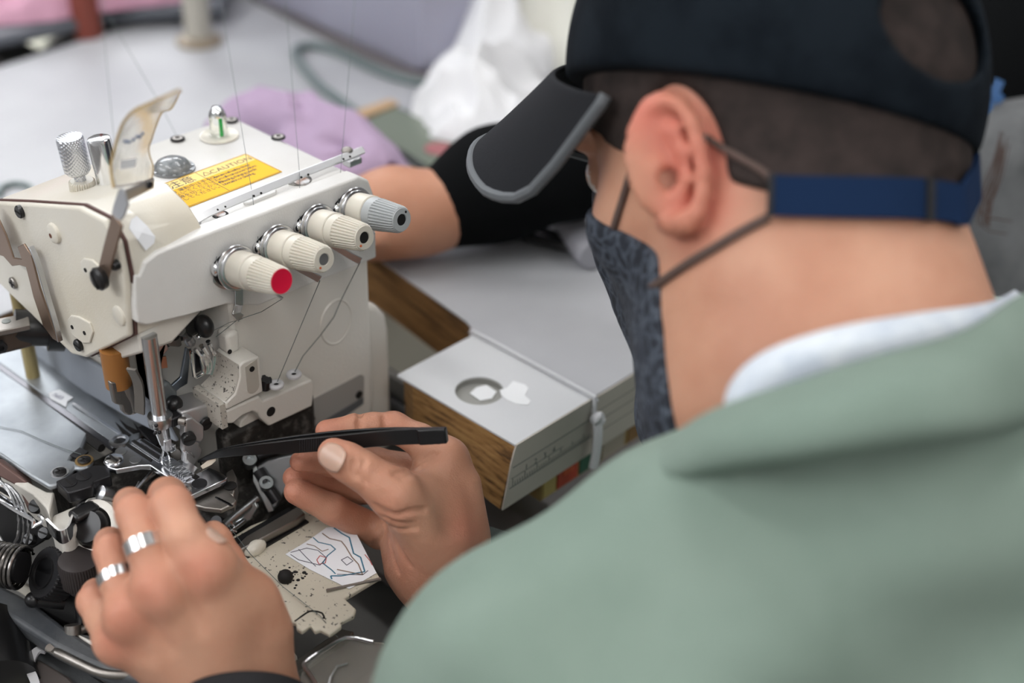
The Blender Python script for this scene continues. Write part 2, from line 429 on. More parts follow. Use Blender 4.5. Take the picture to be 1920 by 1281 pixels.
bm = NB(); tube(bm, [f[0] for f in front], .0006, 6); tube(bm, [f for f in front[-1]], .0005, 6); tube(bm, [f[-1] for f in front], .0004, 6)
obj('shield_rim', bm, shieldy, sh)
bluem = mat('worn_blue_print', (.22, .28, .42), .6)
bm = NB(); camv = V3(CAM)
def shp(i, j): p = front[i][j]; return p+(camv-p).normalized()*.0006
for i, j, r_ in ((15, 3, .0011), (15, 4, .0013), (15, 5, .0009), (16, 6, .0012), (17, 7, .0010), (17, 8, .0014), (18, 9, .0011)):
    sph(bm, shp(i, j), r_, 10, (1, .4, .7))
obj('worn_print', bm, bluem, sh)
bm = NB(); prism(bm, [shp(6, 3), shp(6, 8), shp(9, 9), shp(9, 3)], (camv-shp(6, 3)).normalized()*.0002); obj('paper_patch', bm, paperm, sh, smooth=False)
# --- presser lifter wire arm and its bracket on the face cover
bm = NB()
prism(bm, [QX(FX-.006, *p) for p in ((-20, 380), (-2, 405), (14, 440), (28, 482), (44, 485), (36, 462), (48, 456), (62, 478), (78, 540), (98, 600), (112, 640), (102, 634), (84, 610), (66, 556), (52, 500), (40, 496), (26, 498), (10, 480), (-20, 470))], (-.0012, 0, 0))
obj('release_lever', bm, armb, mach, bevel=.0004)
bm = NB(); ribbon(bm, [QX(FX-.0066, *p) for p in ((58, 462), (70, 490), (86, 545), (104, 605), (113, 640))], V3((-1, 0, 0)), .0032, .0010, smoothk=3)
obj('lever_flange', bm, steel, mach, bevel=.0003)
# --- top plane details
ZT = .1315
def disc(name, c, r, h=.0005, m=hole_m, d=UP, n=36, parent=mach): 
    bm = NB(); lathe(bm, V3(c)-V3(d)*.0005, d, [(0, r), (h+.0005, r*.98)], n); return obj(name, bm, m, parent)
disc('sight_recess', QZ(ZT, 325, 316), .0125, .0006, m=mat('recess_grey', (.20, .21, .22), .3, .3))
bm = NB(); q = QZ(ZT, 324, 316); lathe(bm, q, UP, [(0, .0108), (.0022, .0104), (.0045, .0085), (.0062, .0050), (.0068, .0001)], 40); dm = obj('oil_sight_dome', bm, domeg, mach, angle=60, label='domed oil window of smoked glass')
bm = NB()
for a in range(0, 360, 30): cyl(bm, q+V3((math.cos(a*PI/180)*.0112, math.sin(a*PI/180)*.0112, 0)), q+V3((math.cos(a*PI/180)*.0112, math.sin(a*PI/180)*.0112, .0012)), .0009, 8)
obj('dome_ribs', bm, mat('dome_grey', (.35, .37, .38), .3, .3), dm)
q = QZ(ZT, 411, 254)
bm = NB(); lathe(bm, q, UP, [(-.0004, .0116), (.0004, .0116), (.0004, .0108), (.0001, .0104)], 44); obj('gauge_recess', bm, yellowed, mach)
bm = NB(); lathe(bm, q, UP, [(0, .0058), (.0012, .0058), (.0014, .0052), (.013, .0052), (.0132, .0050), (.0150, .0047), (.0185, .0028), (.0195, .0001)], 36); gg = obj('oil_gauge', bm, glassm, mach, angle=50, label='clear bullet shaped oil gauge with a green float')
bm = NB(); cyl(bm, q+V3((.0004, -.0016, .0003)), q+V3((.0004, -.0016, .0115)), .0009, 12); obj('green_float', bm, greenp, gg)
bm = NB(); lathe(bm, q+V3((0, 0, .0125)), UP, [(0, .0042), (.003, .0038), (.005, .0022), (.0056, .0004)], 24); obj('gauge_glint', bm, chrome, gg)  # chrome insert standing in for the silver reflection atop the clear gauge
for p in ((333, 260), (522, 257), (434, 225)):
    o = disc('bolt_recess', QZ(ZT, *p), .0043, .0004)
    bm = NB(); lathe(bm, QZ(ZT, *p), UP, [(0, .0030), (.0007, .0030), (.0008, .0016), (.0002, .0015)], 20); obj('bolt_head', bm, dullst, o)
o = disc('bolt_recess', QZ(ZT, 560, 338), .0075, .0004, m=mat('recess_dust', (.25, .24, .22), .7, bump=1, bscale=700, col2=(.05, .05, .05), nscale=200))
bm = NB(); lathe(bm, QZ(ZT, 566, 342), UP, [(0, .0045), (.001, .0045), (.001, .003)], 24); obj('bolt_head', bm, rustm, o)
o = disc('bolt_recess', QZ(ZT, 413, 403), .0045, .0004); bm = NB(); lathe(bm, QZ(ZT, 413, 403), UP, [(0, .0034), (.0007, .0030)], 20); obj('bolt_head', bm, rustm, o)
bm = NB(); prism(bm, pxz(ZT-.0005, [(455, 381), (462, 375), (510, 357), (519, 360), (518, 366), (468, 386), (458, 386)]), (0, 0, .0018)); obj('top_plug', bm, white_paint, mach, bevel=.0006)
# warning label
ux, uy = V3((1, .008, 0)).normalized(), V3((-.008, 1, 0)).normalized()
lo = V3((.048, .0335, ZT)); LW, LH = .0745, .0335
def lp(u, v, z=.0003): return lo+ux*u+uy*v+UP*z
bm = NB(); prism(bm, [lp(0, 0, 0), lp(LW, 0, 0), lp(LW, LH, 0), lp(0, LH, 0)], (0, 0, .0003)); lab = obj('warning_label', bm, yellow, mach, smooth=False, label='yellow caution sticker')
yl2 = mat('pale_yellow_print', (.86, .62, .22), .55, spec=.2)
bm = NB(); prism(bm, [lp(.001, LH-.0105, .0003), lp(LW-.001, LH-.0105, .0003), lp(LW-.001, LH-.001, .0003), lp(.001, LH-.001, .0003)], (0, 0, .00003)); obj('label_band', bm, yl2, lab, smooth=False)
bm = NB()
for a, b in (((.0006, .0006), (LW-.0006, .0006)), ((LW-.0006, .0006), (LW-.0006, LH-.0006)), ((LW-.0006, LH-.0006), (.0006, LH-.0006)), ((.0006, LH-.0006), (.0006, .0006)), ((.038, .001), (.038, LH-.001))):
    A, B = lp(*a, .00035), lp(*b, .00035); ribbon(bm, [A, B], (B-A).cross(UP), .0003, .00006)
obj('label_border', bm, ink, lab, smooth=False)
txt('label_text', 'CAUTION', .0062, ink, lp(.044, LH-.0088, .00036), ux, uy, lab, .00002, spacing=1.05)
txt('label_text', '注意', .0088, ink, lp(.016, LH-.009, .00036), ux, uy, lab, .00002)
cap1 = 'Operate with safety device\nTurn off main power before\nthreading, changing needle\nlubrication or cleaning.'
cap2 = '警告 運転中は手を入\nれないでください。\n電源を切ってから作\n業してください。'
txt('label_text', cap1, .0037, ink, lp(.0395, LH-.0145, .00036), ux, uy, lab, .00001, spacing=.72)
txt('label_text', cap2, .0038, ink, lp(.009, LH-.0145, .00036), ux, uy, lab, .00001)
bm = NB()
for px_, pz in ((.0415, LH-.006), (.0135, LH-.006)):
    for s in range(3):
        a = lp(px_-.0024+(s % 2)*.0, pz-.0022, .00036); tri = [lp(px_-.0024, pz-.0022, .00036), lp(px_+.0024, pz-.0022, .00036), lp(px_, pz+.0022, .00036)]
        A, B = tri[s], tri[(s+1) % 3]; ribbon(bm, [A, B], (B-A).cross(UP), .0004, .00006)
obj('warning_triangles', bm, ink, lab, smooth=False)
# hand-written paper tag on the cap
tp_ = [(246, 412), (256, 405), (276, 424), (291, 444), (289, 456), (273, 470), (258, 450), (242, 428)]
bm = NB(); tv = [bm.verts.new(onobj(capo, *p, off=.0010)[0]) for p in tp_]; tc_ = bm.verts.new(onobj(capo, 266, 436, .0014)[0])
for i in range(8): bm.faces.new((tv[i], tv[(i+1) % 8], tc_))
o = obj('paper_tag', bm, paperm, mach, smooth=False, label='white paper tag with faded writing'); md = o.modifiers.new('solid', 'SOLIDIFY'); md.thickness = .0003; md.offset = 0
pa_, na_ = onobj(capo, 258, 416, .0012); pb_, nb_ = onobj(capo, 280, 446, .0012)
txt('tag_writing', '0177', .0045, mat('faded_ink', (.4, .42, .5), .6), pa_, pb_-pa_, na_.cross(pb_-pa_), mach, .00001)
# --- knurled thumb screw and lifting cylinder on the cap
zc = .1425
q = V3((.0185, .0720, zc-.002))
bm = NB(); lathe(bm, q, UP, [(-.004, .0070), (.0, .0072, .0010), (.0065, .0070, .0010), (.0072, .0060)], 96, ribs=32); obj('ribbed_collar', bm, plast, mach, angle=30)
ax = (q+V3((-.0022, .0015, .03))-q).normalized()
bm = NB(); lathe(bm, q+ax*.006, ax, [(0, .0030), (.0045, .0030), (.0055, .0058), (.0075, .0072), (.0250, .0072), (.0265, .0066), (.0268, .0045)], 40)
knurl = mat('knurled_chrome', (.68, .70, .74), .22, 1.)
_n, _l, _b = nodes_of(knurl)
tc = _n.new('ShaderNodeTexCoord'); w1 = _n.new('ShaderNodeTexWave'); w2 = _n.new('ShaderNodeTexWave'); mm = _n.new('ShaderNodeMath'); mm.operation = 'MULTIPLY'
for w, r in ((w1, .6), (w2, -.6)):
    mp = _n.new('ShaderNodeMapping'); mp.inputs['Rotation'].default_value = (0, r, 0); w.inputs['Scale'].default_value = 260
    _l.new(tc.outputs['Object'], mp.inputs['Vector']); _l.new(mp.outputs['Vector'], w.inputs['Vector'])
_l.new(w1.outputs['Fac'], mm.inputs[0]); _l.new(w2.outputs['Fac'], mm.inputs[1])
bp = _n.new('ShaderNodeBump'); bp.inputs['Strength'].default_value = .5; bp.inputs['Distance'].default_value = .0006
_l.new(mm.outputs[0], bp.inputs['Height']); _l.new(bp.outputs['Normal'], _b.inputs['Normal'])
obj('knurled_thumb_screw', bm, knurl, mach, label='knurled chrome thumb screw')
q = V3((.0295, .0620, zc-.002)); 
bm = NB(); lathe(bm, q, ax, [(-.003, .0064), (.030, .0064), (.0315, .0060), (.032, .0050)], 40); obj('lifter_cylinder', bm, chrome, mach, label='smooth chrome cylinder')
# --- thread guide rail
railm = mat('rail_steel', (.72, .73, .75), .32, 1.)
zr = .136
bm = NB(); ribbon(bm, [V3((.043, .012, .1335)), V3((.056, .0135, zr)), V3((.10, .015, zr+.0005)), V3((.160, .017, zr)), V3((.170, .0172, zr))], V3((0, .75, .75)), [.0036, .0046, .0046, .0046, .0046, .0046, .003], .0012, smoothk=3)
rail = obj('thread_guide_rail', bm, railm, mach, bevel=.0004)
for x in (.047, .160):
    bm = NB(); bb(bm, (x-.005, .013, .130), (x+.005, .020, .1345)); obj('rail_foot', bm, steel, rail, bevel=.001)
    bm = NB(); sph(bm, (x, .0205, .1375), .0035, 16, (1, 1, .6)); obj('rail_screw', bm, blkm if x < .1 else dullst, rail)
eyes = []
for p in ((405, 392), (473, 366), (562, 331), (641, 297)):
    c = QY(.0145, *p); eyes.append(c)
    for dx in (0, .005):
        bm = NB(); sph(bm, c+V3((dx, -.0014, 0)), .0007, 8); obj('rail_hole', bm, hole_m, rail)
# --- tension knobs
discm = mat('tension_disc_steel', (.60, .61, .63), .24, 1.)
KA = V3((0, -.981, .195)).normalized()
kb = [(.0545, -.006, .1125), (.0825, -.006, .1145), (.1105, -.006, .1170), (.1375, -.006, .1180)]
for i, b in enumerate(kb):
    b = V3(b); mt_ = greyplast if i == 3 else plast
    bm = NB(); lathe(bm, b, KA, [(.004, .0092), (.0085, .0092), (.0085, .0098), (.0205, .0098), (.021, .0092)], 48)
    k = obj('tension_knob', bm, plast, mach, label=['red-capped tension knob', 'second cream tension knob', 'third cream tension knob', 'grey-dialled tension knob'][i])
    bm = NB(); lathe(bm, b+KA*.0213, KA, [(0, .0092), (.006, .0092), (.0065, .0091, .0009), (.022, .0077, .0009), (.0235, .0068)] if True else 0, 120, ribs=30)
    if i: 
        pass
    dial = obj('ribbed_dial', bm, mt_, k, angle=25)
    if i == 0:
        bm = NB(); lathe(bm, b+KA*.0446, KA, [(0, .0066), (.0006, .0066), (.0004, .0058)], 40); obj('red_cap', bm, redp, dial)
    else:
        bm = NB(); lathe(bm, b+KA*.0446, KA, [(0, .0066), (.0009, .0064), (.0009, .0034), (-.002, .0032)], 40, caps=False); obj('dial_ring', bm, greyplast if i == 3 else plast, dial, angle=30)
        bm = NB(); lathe(bm, b+KA*.0447, KA, [(0, .0032), (.0002, .0032)], 24); obj('dial_bore', bm, hole_m if i != 1 else mat('bore_grey', (.12, .12, .12), .5), dial)
        bm = NB(); _, s_, t_ = frame_of(KA); lathe(bm, b+KA*.0454+s_*.0035*(1 if i < 3 else -1)-t_*.0035*(1 if i < 3 else -1.), KA, [(0, .0007), (.0003, .0007)], 12); obj('index_dot', bm, mat('orange_dot', (.6, .12, .03), .5) if i < 3 else hole_m, dial)
    # discs, spring and thread hook behind the knob
    bm = NB(); lathe(bm, b+KA*.0052, KA, [(0, .0098), (.0002, .0122), (.0010, .0126), (.0016, .0122), (.0018, .0112), (.0026, .0110), (.0030, .0104)], 48); d1 = obj('tension_disc', bm, discm, k)
    bm = NB(); lathe(bm, b-KA*.0022, KA, [(0, .0128), (.0012, .0130), (.0016, .0122)], 48); obj('back_disc', bm, steel, k)
    bm = NB(); lathe(bm, b-KA*.001, KA, [(0, .0116), (.0022, .0116), (.0026, .0100), (.0045, .0108), (.0060, .0108)], 40); obj('felt_ring', bm, blkm, k)
    bm = NB(); hk = b+V3((-.0118, -.0028, .0035)); sph(bm, hk, .0026, 16, (.8, 1, 1.3)); tube(bm, [b+V3((-.009, -.002, .0)), hk+V3((0, 0, -.003)), hk, hk+V3((.002, -.001, .004))], .0012, 8, smoothk=3); obj('thread_hook', bm, chrome, k)
    low = b+V3((.0045, -.0035, -.0105)); bm = NB()
    if i == 0:
        ribbon(bm, [b+V3((.002, -.003, -.010)), QY(-.010, 448, 572), QY(-.013, 443, 588), QY(-.0135, 452, 597)], V3((1, 0, .1)), .0050, .0009)
        tube(bm, [b+V3((.018, -.024, -.006)), QY(-.026, 519, 553), QY(-.028, 530, 560)], .0009, 8)
        obj('thread_bracket', bm, steel, k, bevel=.0002)
    else:
        e = QY(-.022, *((600, 521), (676, 487), (760, 455))[i-1]) if i < 3 else b+V3((.004, -.016, -.0125))
        ribbon(bm, [b+V3((.004, -.004, -.009)), e+V3((-.004, .004, .0025)), e+V3((0, 0, -.001))], V3((.7, -.7, .2)), .0045, .0009); obj('thread_bracket', bm, steel, k, bevel=.0003)
# --- column details: round boss, name plate, eyelet shelf
bm = NB(); lathe(bm, QY(-.0056, 630, 604), NY, [(-.0002, .0124), (.0007, .0119), (.0009, .0114), (.0003, .0108), (.0003, .0106)], 48); o = obj('round_boss', bm, cream, mach, angle=60)
for v in o.data.vertices: v.co.z *= 1.25
sh1 = -.019
bm = NB()   # shelf carrying the thread eyelets, front face flush with the block
prism(bm, [QY(sh1, *p) for p in ((424, 771), (487, 743), (494, 752), (585, 712), (590, 722), (586, 762), (505, 800), (487, 783), (484, 776), (473, 772), (455, 780), (437, 795), (424, 795))], (0, .022, 0))
obj('eyelet_shelf', bm, cream, mach, bevel=.0012, seg=3)
holes('shelf_hole', [QY(sh1-.0001, 508, 772)], NY, .0030)
bm = NB(); prism(bm, [QY(-.010, *p) for p in ((472, 770), (488, 778), (494, 800), (486, 838), (462, 820), (448, 812), (452, 790))], (0, .012, 0)); obj('shelf_leg', bm, cream, mach, bevel=.001)
for p in ((518, 722), (551, 703)):
    c = QZ(.0375, *p); bm = NB()
    pr = [(0, .0042), (.0012, .0045), (.0022, .0040), (.0024, .003), (.0018, .0016), (.0008, .0013), (0, .0013)]
    lathe(bm, c-UP*.0008, UP, pr, 28, caps=False); e = obj('thread_eyelet', bm, whitem, mach, angle=80)
    bm = NB(); lathe(bm, c, UP, [(-.0004, .0015), (.0004, .0015)], 16); obj('eyelet_bore', bm, hole_m, e)
bm = NB()   # speckled block with its curved shoulder and the slotted plate
prof = [(.0335, .036), (.0335, .0405), (.0400, .0435), (.0440, .0520), (.0445, .0595), (.0475, .061), (.058, .060), (.0585, .036)]
prism(bm, [V3((x, -.020, z)) for x, z in prof], (0, .022, 0)); bl = obj('slotted_block', bm, cream, mach, bevel=.001, seg=3)
bm = NB(); sp = [(.0336, .041), (.0400, .0441), (.0442, .0525), (.0447, .0598)]
vs = [[bm.verts.new(V3((x-.0002, y, z+.0003))) for x, z in sp] for y in (-.0192, .003)]
for j in range(3): bm.faces.new((vs[0][j], vs[0][j+1], vs[1][j+1], vs[1][j]))
bb(bm, (.0300, -.019, .024), (.0338, .006, .040))
obj('speckled_face', bm, grime, bl, smooth=True)
bm = NB(); c0 = V3((.0520, -.0203, .051)); pts = []
for a in range(0, 181, 15): pts.append(c0+V3((math.cos(PI+a*PI/180)*.0040, 0, -.0085+math.sin(PI+a*PI/180)*.004)))
pts += [c0+V3((.004, 0, .008)), c0+V3((-.004, 0, .0065))]
prism(bm, pts, (0, .0006, 0)); obj('slot_recess', bm, mat('recess_cream', (.42, .39, .34), .5), bl, smooth=False)
holes('plate_hole', [c0+V3((0, -.0003, .0035))], NY, .0016, parent=bl)
bm = NB(); bb(bm, (.046, -.0085, .060), (.0545, .002, .0735)); o = obj('screw_boss', bm, cream, mach, bevel=.0025, seg=4); holes('plate_hole', [QY(-.0087, 431, 660)], NY, .0013)
bm = NB(); c = QY(-.017, 496, 726); lathe(bm, c, V3((0, -.3, 1)), [(0, .0035), (.003, .0038, .001), (.0065, .0034, .001)], 24, ribs=4); obj('stud_screw', bm, blk, mach)
bm = NB(); prism(bm, [QY(-.0060, *p) for p in ((575, 772), (581, 752), (676, 702), (683, 706), (682, 757), (578, 830))], (0, .001, 0)); npl = obj('name_plate', bm, mat('grey_plate', (.38, .37, .35), .45, .3), mach, smooth=False, label='plain grey name plate')
bm = NB(); prism(bm, [QY(-.0062, *p) for p in ((579, 806), (681, 745), (682, 757), (578, 830))], (0, .001, 0)); obj('plate_band', bm, mat('plate_dark', (.16, .17, .18), .4, .4), npl, smooth=False)
for p in ((673, 740), (584, 787)): screw('plate_rivet', QY(-.0062, *p), NY, .0026, parent=npl, slot=False, h=.0008)
# ------------------------------------------------------------------ drive parts hanging in the recess, needle area
bm = NB()   # tapered cream housing under the cover (needle bar housing)
loft(bm, [[V3((-.001, y, z)) for y, z in ((.002, .092), (.001, .079), (.028, .0615), (.050, .053), (.052, .09))], [V3((.018, y, z)) for y, z in ((.002, .092), (.001, .077), (.028, .064), (.050, .060), (.052, .09))], [V3((.040, y, z)) for y, z in ((.003, .092), (.004, .086), (.028, .080), (.050, .078), (.052, .09))]])
obj('needle_housing', bm, cream, mach, bevel=.0015)
bm = NB(); cyl(bm, V3((.0040, .0, .088)), V3((.0040, .0, .0335)), .0043, 24); obj('needle_bar', bm, mat('needle_bar_steel', (.62, .63, .65), .26, 1.), mach)
bm = NB(); lathe(bm, V3((.004, 0, .0375)), -UP, [(0, .0066), (.0010, .0070), (.006, .0066), (.0065, .005)], 28); ncl = obj('needle_clamp', bm, steel, mach)
bm = NB(); cyl(bm, V3((.004, .001, .032)), V3((.005, .0, .018)), .0045, 20, .0032); obj('clamp_sleeve', bm, steel, ncl)
bm = NB(); box(bm, (.0105, -.002, .033), (.007, .009, .006)); obj('clamp_block', bm, blkm, ncl, bevel=.001)
screw('clamp_screw', (.0125, -.007, .0325), (.5, -1, 0), .0026, parent=ncl, m=dullst, h=.003)
bm = NB(); bb(bm, (.0025, -.004, .0145), (.0068, .001, .022)); bb(bm, (.0068, -.004, .0160), (.0082, -.001, .0168)); bb(bm, (.0082, -.004, .0125), (.0090, -.001, .0168)); bb(bm, (.0055, -.004, .0125), (.009, -.001, .0133)); obj('needle_holder', bm, steel, ncl, bevel=.0004)
for p in ((293, 798), (291, 812), (299, 811)): 
    bm = NB(); sph(bm, QY(-.0045, *p), .0011, 10); obj('set_screw', bm, blkm, ncl)
bm = NB(); tube(bm, [V3((.0042, -.001, .016)), V3((.0052, -.0015, .008)), V3((.0060, -.002, .0015))], [.0009, .0008, .0004], 8); obj('needle', bm, chrome, mach)
bm = NB(); tube(bm, [QY(.0, *p) for p in ((308, 830), (305, 852), (303, 866), (309, 872), (311, 862))], .0006, 8, smoothk=3); obj('needle_looper', bm, chrome, mach)
# amber sleeve and steel blade beside the needle bar
bm = NB(); q = QY(.03, 214, 664); lathe(bm, q, -UP, [(-.004, .0075), (.020, .0072), (.0205, .0060)], 28); obj('amber_sleeve', bm, amber, mach)
bm = NB(); prism(bm, [QY(.0245, *p) for p in ((208, 718), (245, 715), (247, 760), (251, 775), (244, 780), (232, 775), (229, 762), (216, 758))], (0, .004, 0)); obj('knife_blade', bm, dullst, mach, bevel=.0008)
bm = NB(); cyl(bm, V3((.002, .028, .046)), V3((.004, .030, .026)), .0052, 20, .0048); obj('knife_shaft', bm, dullst, mach)
bm = NB(); bb(bm, (.000, .034, .042), (.004, .044, .056)); obj('recess_shade_block', bm, blk, mach, bevel=.002)  # solid black block in place of the shaded recess
# curved take-up guard, thread take-ups, chrome hooks
bm = NB(); ribbon(bm, [QY(.008, *p) for p in ((246, 692), (258, 715), (262, 745), (262, 775))], V3((.4, -1, 0)), .006, .0014, smoothk=4); obj('guide_strap', bm, dullst, mach)
bm = NB(); prism(bm, [QY(.006, *p) for p in ((292, 655), (312, 640), (316, 655), (312, 660), (304, 668), (290, 676), (286, 692), (293, 700), (300, 688), (296, 672))], (0, .0016, 0)); obj('thread_bracket', bm, steel, mach, bevel=.0004)
bm = NB(); prism(bm, [QY(.006, *p) for p in ((288, 675), (312, 668), (315, 690), (302, 692), (294, 698), (286, 694))], (0, .001, 0)); obj('copper_tab', bm, mat('copper', (.55, .30, .20), .35, 1.), mach, bevel=.0003)
bm = NB(); prism(bm, [QY(.010, *p) for p in ((312, 612), (335, 610), (342, 648), (336, 652), (318, 650))], (0, .003, 0)); o = obj('drive_plate', bm, dullst, mach, bevel=.0008)
bm = NB(); lathe(bm, QY(.0098, 327, 628), NY, [(0, .0030), (.0015, .0028)], 20); obj('drive_bolt', bm, hole_m, o)
bm = NB(); bb(bm, (.018, .012, .066), (.044, .05, .088)); obj('take_up_block', bm, blk, mach, bevel=.003)
bm = NB(); sph(bm, QY(.000, 383, 612), .0048, 20, (1, 1.3, 1.4)); obj('take_up_knob', bm, blk, mach)
bm = NB(); tube(bm, [QY(.006, *p) for p in ((340, 622), (352, 634), (358, 642))], .0028, 12); sph(bm, QY(.006, 357, 641), .003, 12); obj('take_up_pin', bm, steel, mach)
bm = NB(); sph(bm, QY(.002, 373, 632), .0016, 12); obj('pin_tip', bm, chrome, mach)
bm = NB(); tube(bm, [QY(-.004, *p) for p in ((355, 652), (358, 662), (364, 705), (367, 708), (380, 701), (381, 694), (376, 668), (366, 655))], .0010, 8); obj('take_up_loop', bm, chrome, mach)
bm = NB(); prism(bm, [QY(.0, *p) for p in ((366, 662), (374, 668), (379, 694), (368, 700))], (0, .001, 0)); obj('take_up_plate', bm, blkm, mach)
for pts in (((377, 648), (386, 662), (392, 676), (392, 690), (387, 700)), ((390, 640), (397, 656), (402, 668), (399, 690), (395, 702)), ((376, 662), (384, 672), (388, 688), (387, 700))):
    bm = NB(); tube(bm, [QY(-.004, *p) for p in pts], .0014, 8, smoothk=3); obj('take_up_hook', bm, chrome, mach)
bm = NB(); prism(bm, [QY(.012, *p) for p in ((350, 652), (358, 658), (352, 720), (338, 728), (330, 735), (318, 728), (340, 708))], (0, .002, 0)); obj('lever_plate', bm, mat('blued_steel', (.20, .23, .27), .35, 1.), mach, bevel=.0005)
bm = NB(); prism(bm, [QY(.006, *p) for p in ((296, 725), (318, 716), (334, 735), (336, 768), (320, 772), (300, 760))], (0, .006, 0)); obj('looper_arm', bm, mat('grey_casting', (.16, .18, .19), .45, .4, bump=.5, bscale=500), mach, bevel=.002)
bm = NB(); sph(bm, QY(.003, 326, 758), .005, 16); obj('arm_pin', bm, blk, mach)
satin = mat('satin_steel', (.58, .58, .59), .40, .85)
# presser foot arm: square head, screw, stepped shank
pa = -.006
bm = NB(); prism(bm, [V3((.0135, pa, .0372)), V3((.0330, pa, .0335)), V3((.0325, pa, .0200)), V3((.0270, pa, .0190)), V3((.0145, pa, .0215))], (0, .018, 0)); pf = obj('presser_arm', bm, satin, mach, bevel=.0016, seg=3)
screw('arm_screw', QY(pa-.0002, 385, 794), NY, .0040, parent=pf, h=.0015)
bm = NB(); prism(bm, [QY(pa-.0045, *p) for p in ((348, 787), (362, 783), (383, 800), (384, 822), (376, 832), (347, 825))], (0, .006, 0)); obj('presser_shank', bm, satin, pf, bevel=.0012, seg=3)
screw('shank_screw', QY(pa-.005, 353, 821), V3((-.4, -1, 0)), .0040, parent=pf, h=.003)
bm = NB(); prism(bm, [QY(pa-.004, *p) for p in ((345, 826), (374, 830), (374, 838), (380, 843), (378, 855), (372, 862), (362, 878), (346, 868), (347, 852), (344, 845))], (0, .004, 0)); ft = obj('presser_foot', bm, satin, mach, bevel=.001, seg=3)
bm = NB(); ribbon(bm, [QY(pa-.0045, *p) for p in ((346, 846), (356, 848), (362, 856))], V3((0, -1, 0)), .003, .001); obj('foot_spring', bm, chrome, ft)
bm = NB(); prism(bm, pxz(.0045, [(322, 872), (345, 862), (372, 880), (362, 892), (348, 902)]), (0, 0, .0012)); obj('foot_sole', bm, steel, ft, bevel=.0004)
# needle plate (throat plate) with slots and comb teeth
npp = [(193, 866), (200, 855), (236, 836), (262, 822), (272, 822), (300, 840), (340, 872), (368, 888), (392, 876), (420, 888), (427, 894), (424, 899), (346, 935), (336, 928), (330, 908), (316, 896), (282, 873), (262, 873), (218, 881), (202, 876)]
bm = NB(); prism(bm, pxz(.0045, npp), (0, 0, -.0034)); npo = obj('needle_plate', bm, mat('needle_plate_steel', (.50, .51, .54), .2, 1.), mach, bevel=.0006, seg=2, label='polished chrome needle plate')
def slab(name, pxs, z, h, m, parent, bev=0): 
    bm = NB(); prism(bm, pxz(z, pxs), (0, 0, h)); return obj(name, bm, m, parent, smooth=bool(bev), bevel=bev)
for a in ([(246, 828), (252, 825), (300, 856), (296, 861)], [(262, 826), (268, 823), (314, 852), (309, 856)], [(236, 835), (241, 832), (286, 862), (283, 866)]):
    slab('plate_slot', a, .0046, .0003, hole_m, npo)
bm = NB()
for t in np.linspace(0, 1, 15):
    for (p, q) in (((249, 831), (296, 862)), ((265, 829), (309, 858))):
        c = QZ(.0052, p[0]+(q[0]-p[0])*t, p[1]+(q[1]-p[1])*t); box(bm, c, (.0006, .0022, .0006))
obj('feed_teeth', bm, steel, npo)
bm = NB()
for t in np.linspace(0, 1, 12):
    a = QZ(.0058, 306+t*30, 868+t*22); b = QZ(.0058, 326+t*30, 862+t*22); ribbon(bm, [a, b], UP, .0018, .0005)
obj('comb_teeth', bm, steel, npo)
bm = NB()
for t in np.linspace(0, 1, 8):
    a = QZ(.0062, 318+t*28, 880+t*18); b = QZ(.0062, 336+t*28, 872+t*18); ribbon(bm, [a, b], UP, .0018, .0005)
obj('comb_teeth', bm, steel, npo)
slab('plate_slot', [(336, 880), (344, 876), (374, 894), (366, 899)], .0046, .0003, hole_m, npo)
screw('plate_screw', QZ(.0046, 214, 863), UP, .0050, parent=npo, m=chrome, h=.0012)
screw('plate_screw', QZ(.0046, 343, 918), UP, .0048, parent=npo, m=chrome, h=.0014)
for p in ((227, 846), (254, 862)):
    bm = NB(); lathe(bm, QZ(.0046, *p), UP, [(0, .0034), (.0002, .0033)], 28); obj('plate_plug', bm, steel, npo)
bm = NB(); lathe(bm, QZ(.0046, 374, 907), UP, [(-.0002, .0042), (.0003, .0042)], 28); obj('plate_hole', bm, blkm, npo)
# front needle plate support with grip marks
bm = NB(); prism(bm, pxz(-.001, [(352, 932), (425, 900), (430, 920), (444, 938), (440, 944), (414, 956), (385, 953), (360, 946)]), (0, 0, -.003)); sp_ = obj('plate_support', bm, dullst, mach, bevel=.0008)
bm = NB()
for t in range(7): box(bm, QZ(-.0008, 408+t*4, 934+t*2.2), (.0008, .006-abs(t-3)*.001, .0006), Matrix.Rotation(.3, 3, 'Z'))
obj('grip_marks', bm, blkm, sp_)
bm = NB(); prism(bm, pxz(-.001, [(424, 886), (436, 878), (444, 895), (438, 930), (425, 925)]), (0, 0, -.012)); o = obj('support_side', bm, dullst, mach, bevel=.0008); 
bm = NB(); lathe(bm, QZ(-.0008, 432, 912), UP, [(0, .0036), (.0006, .0036)], 20); obj('support_hole', bm, hole_m, o)
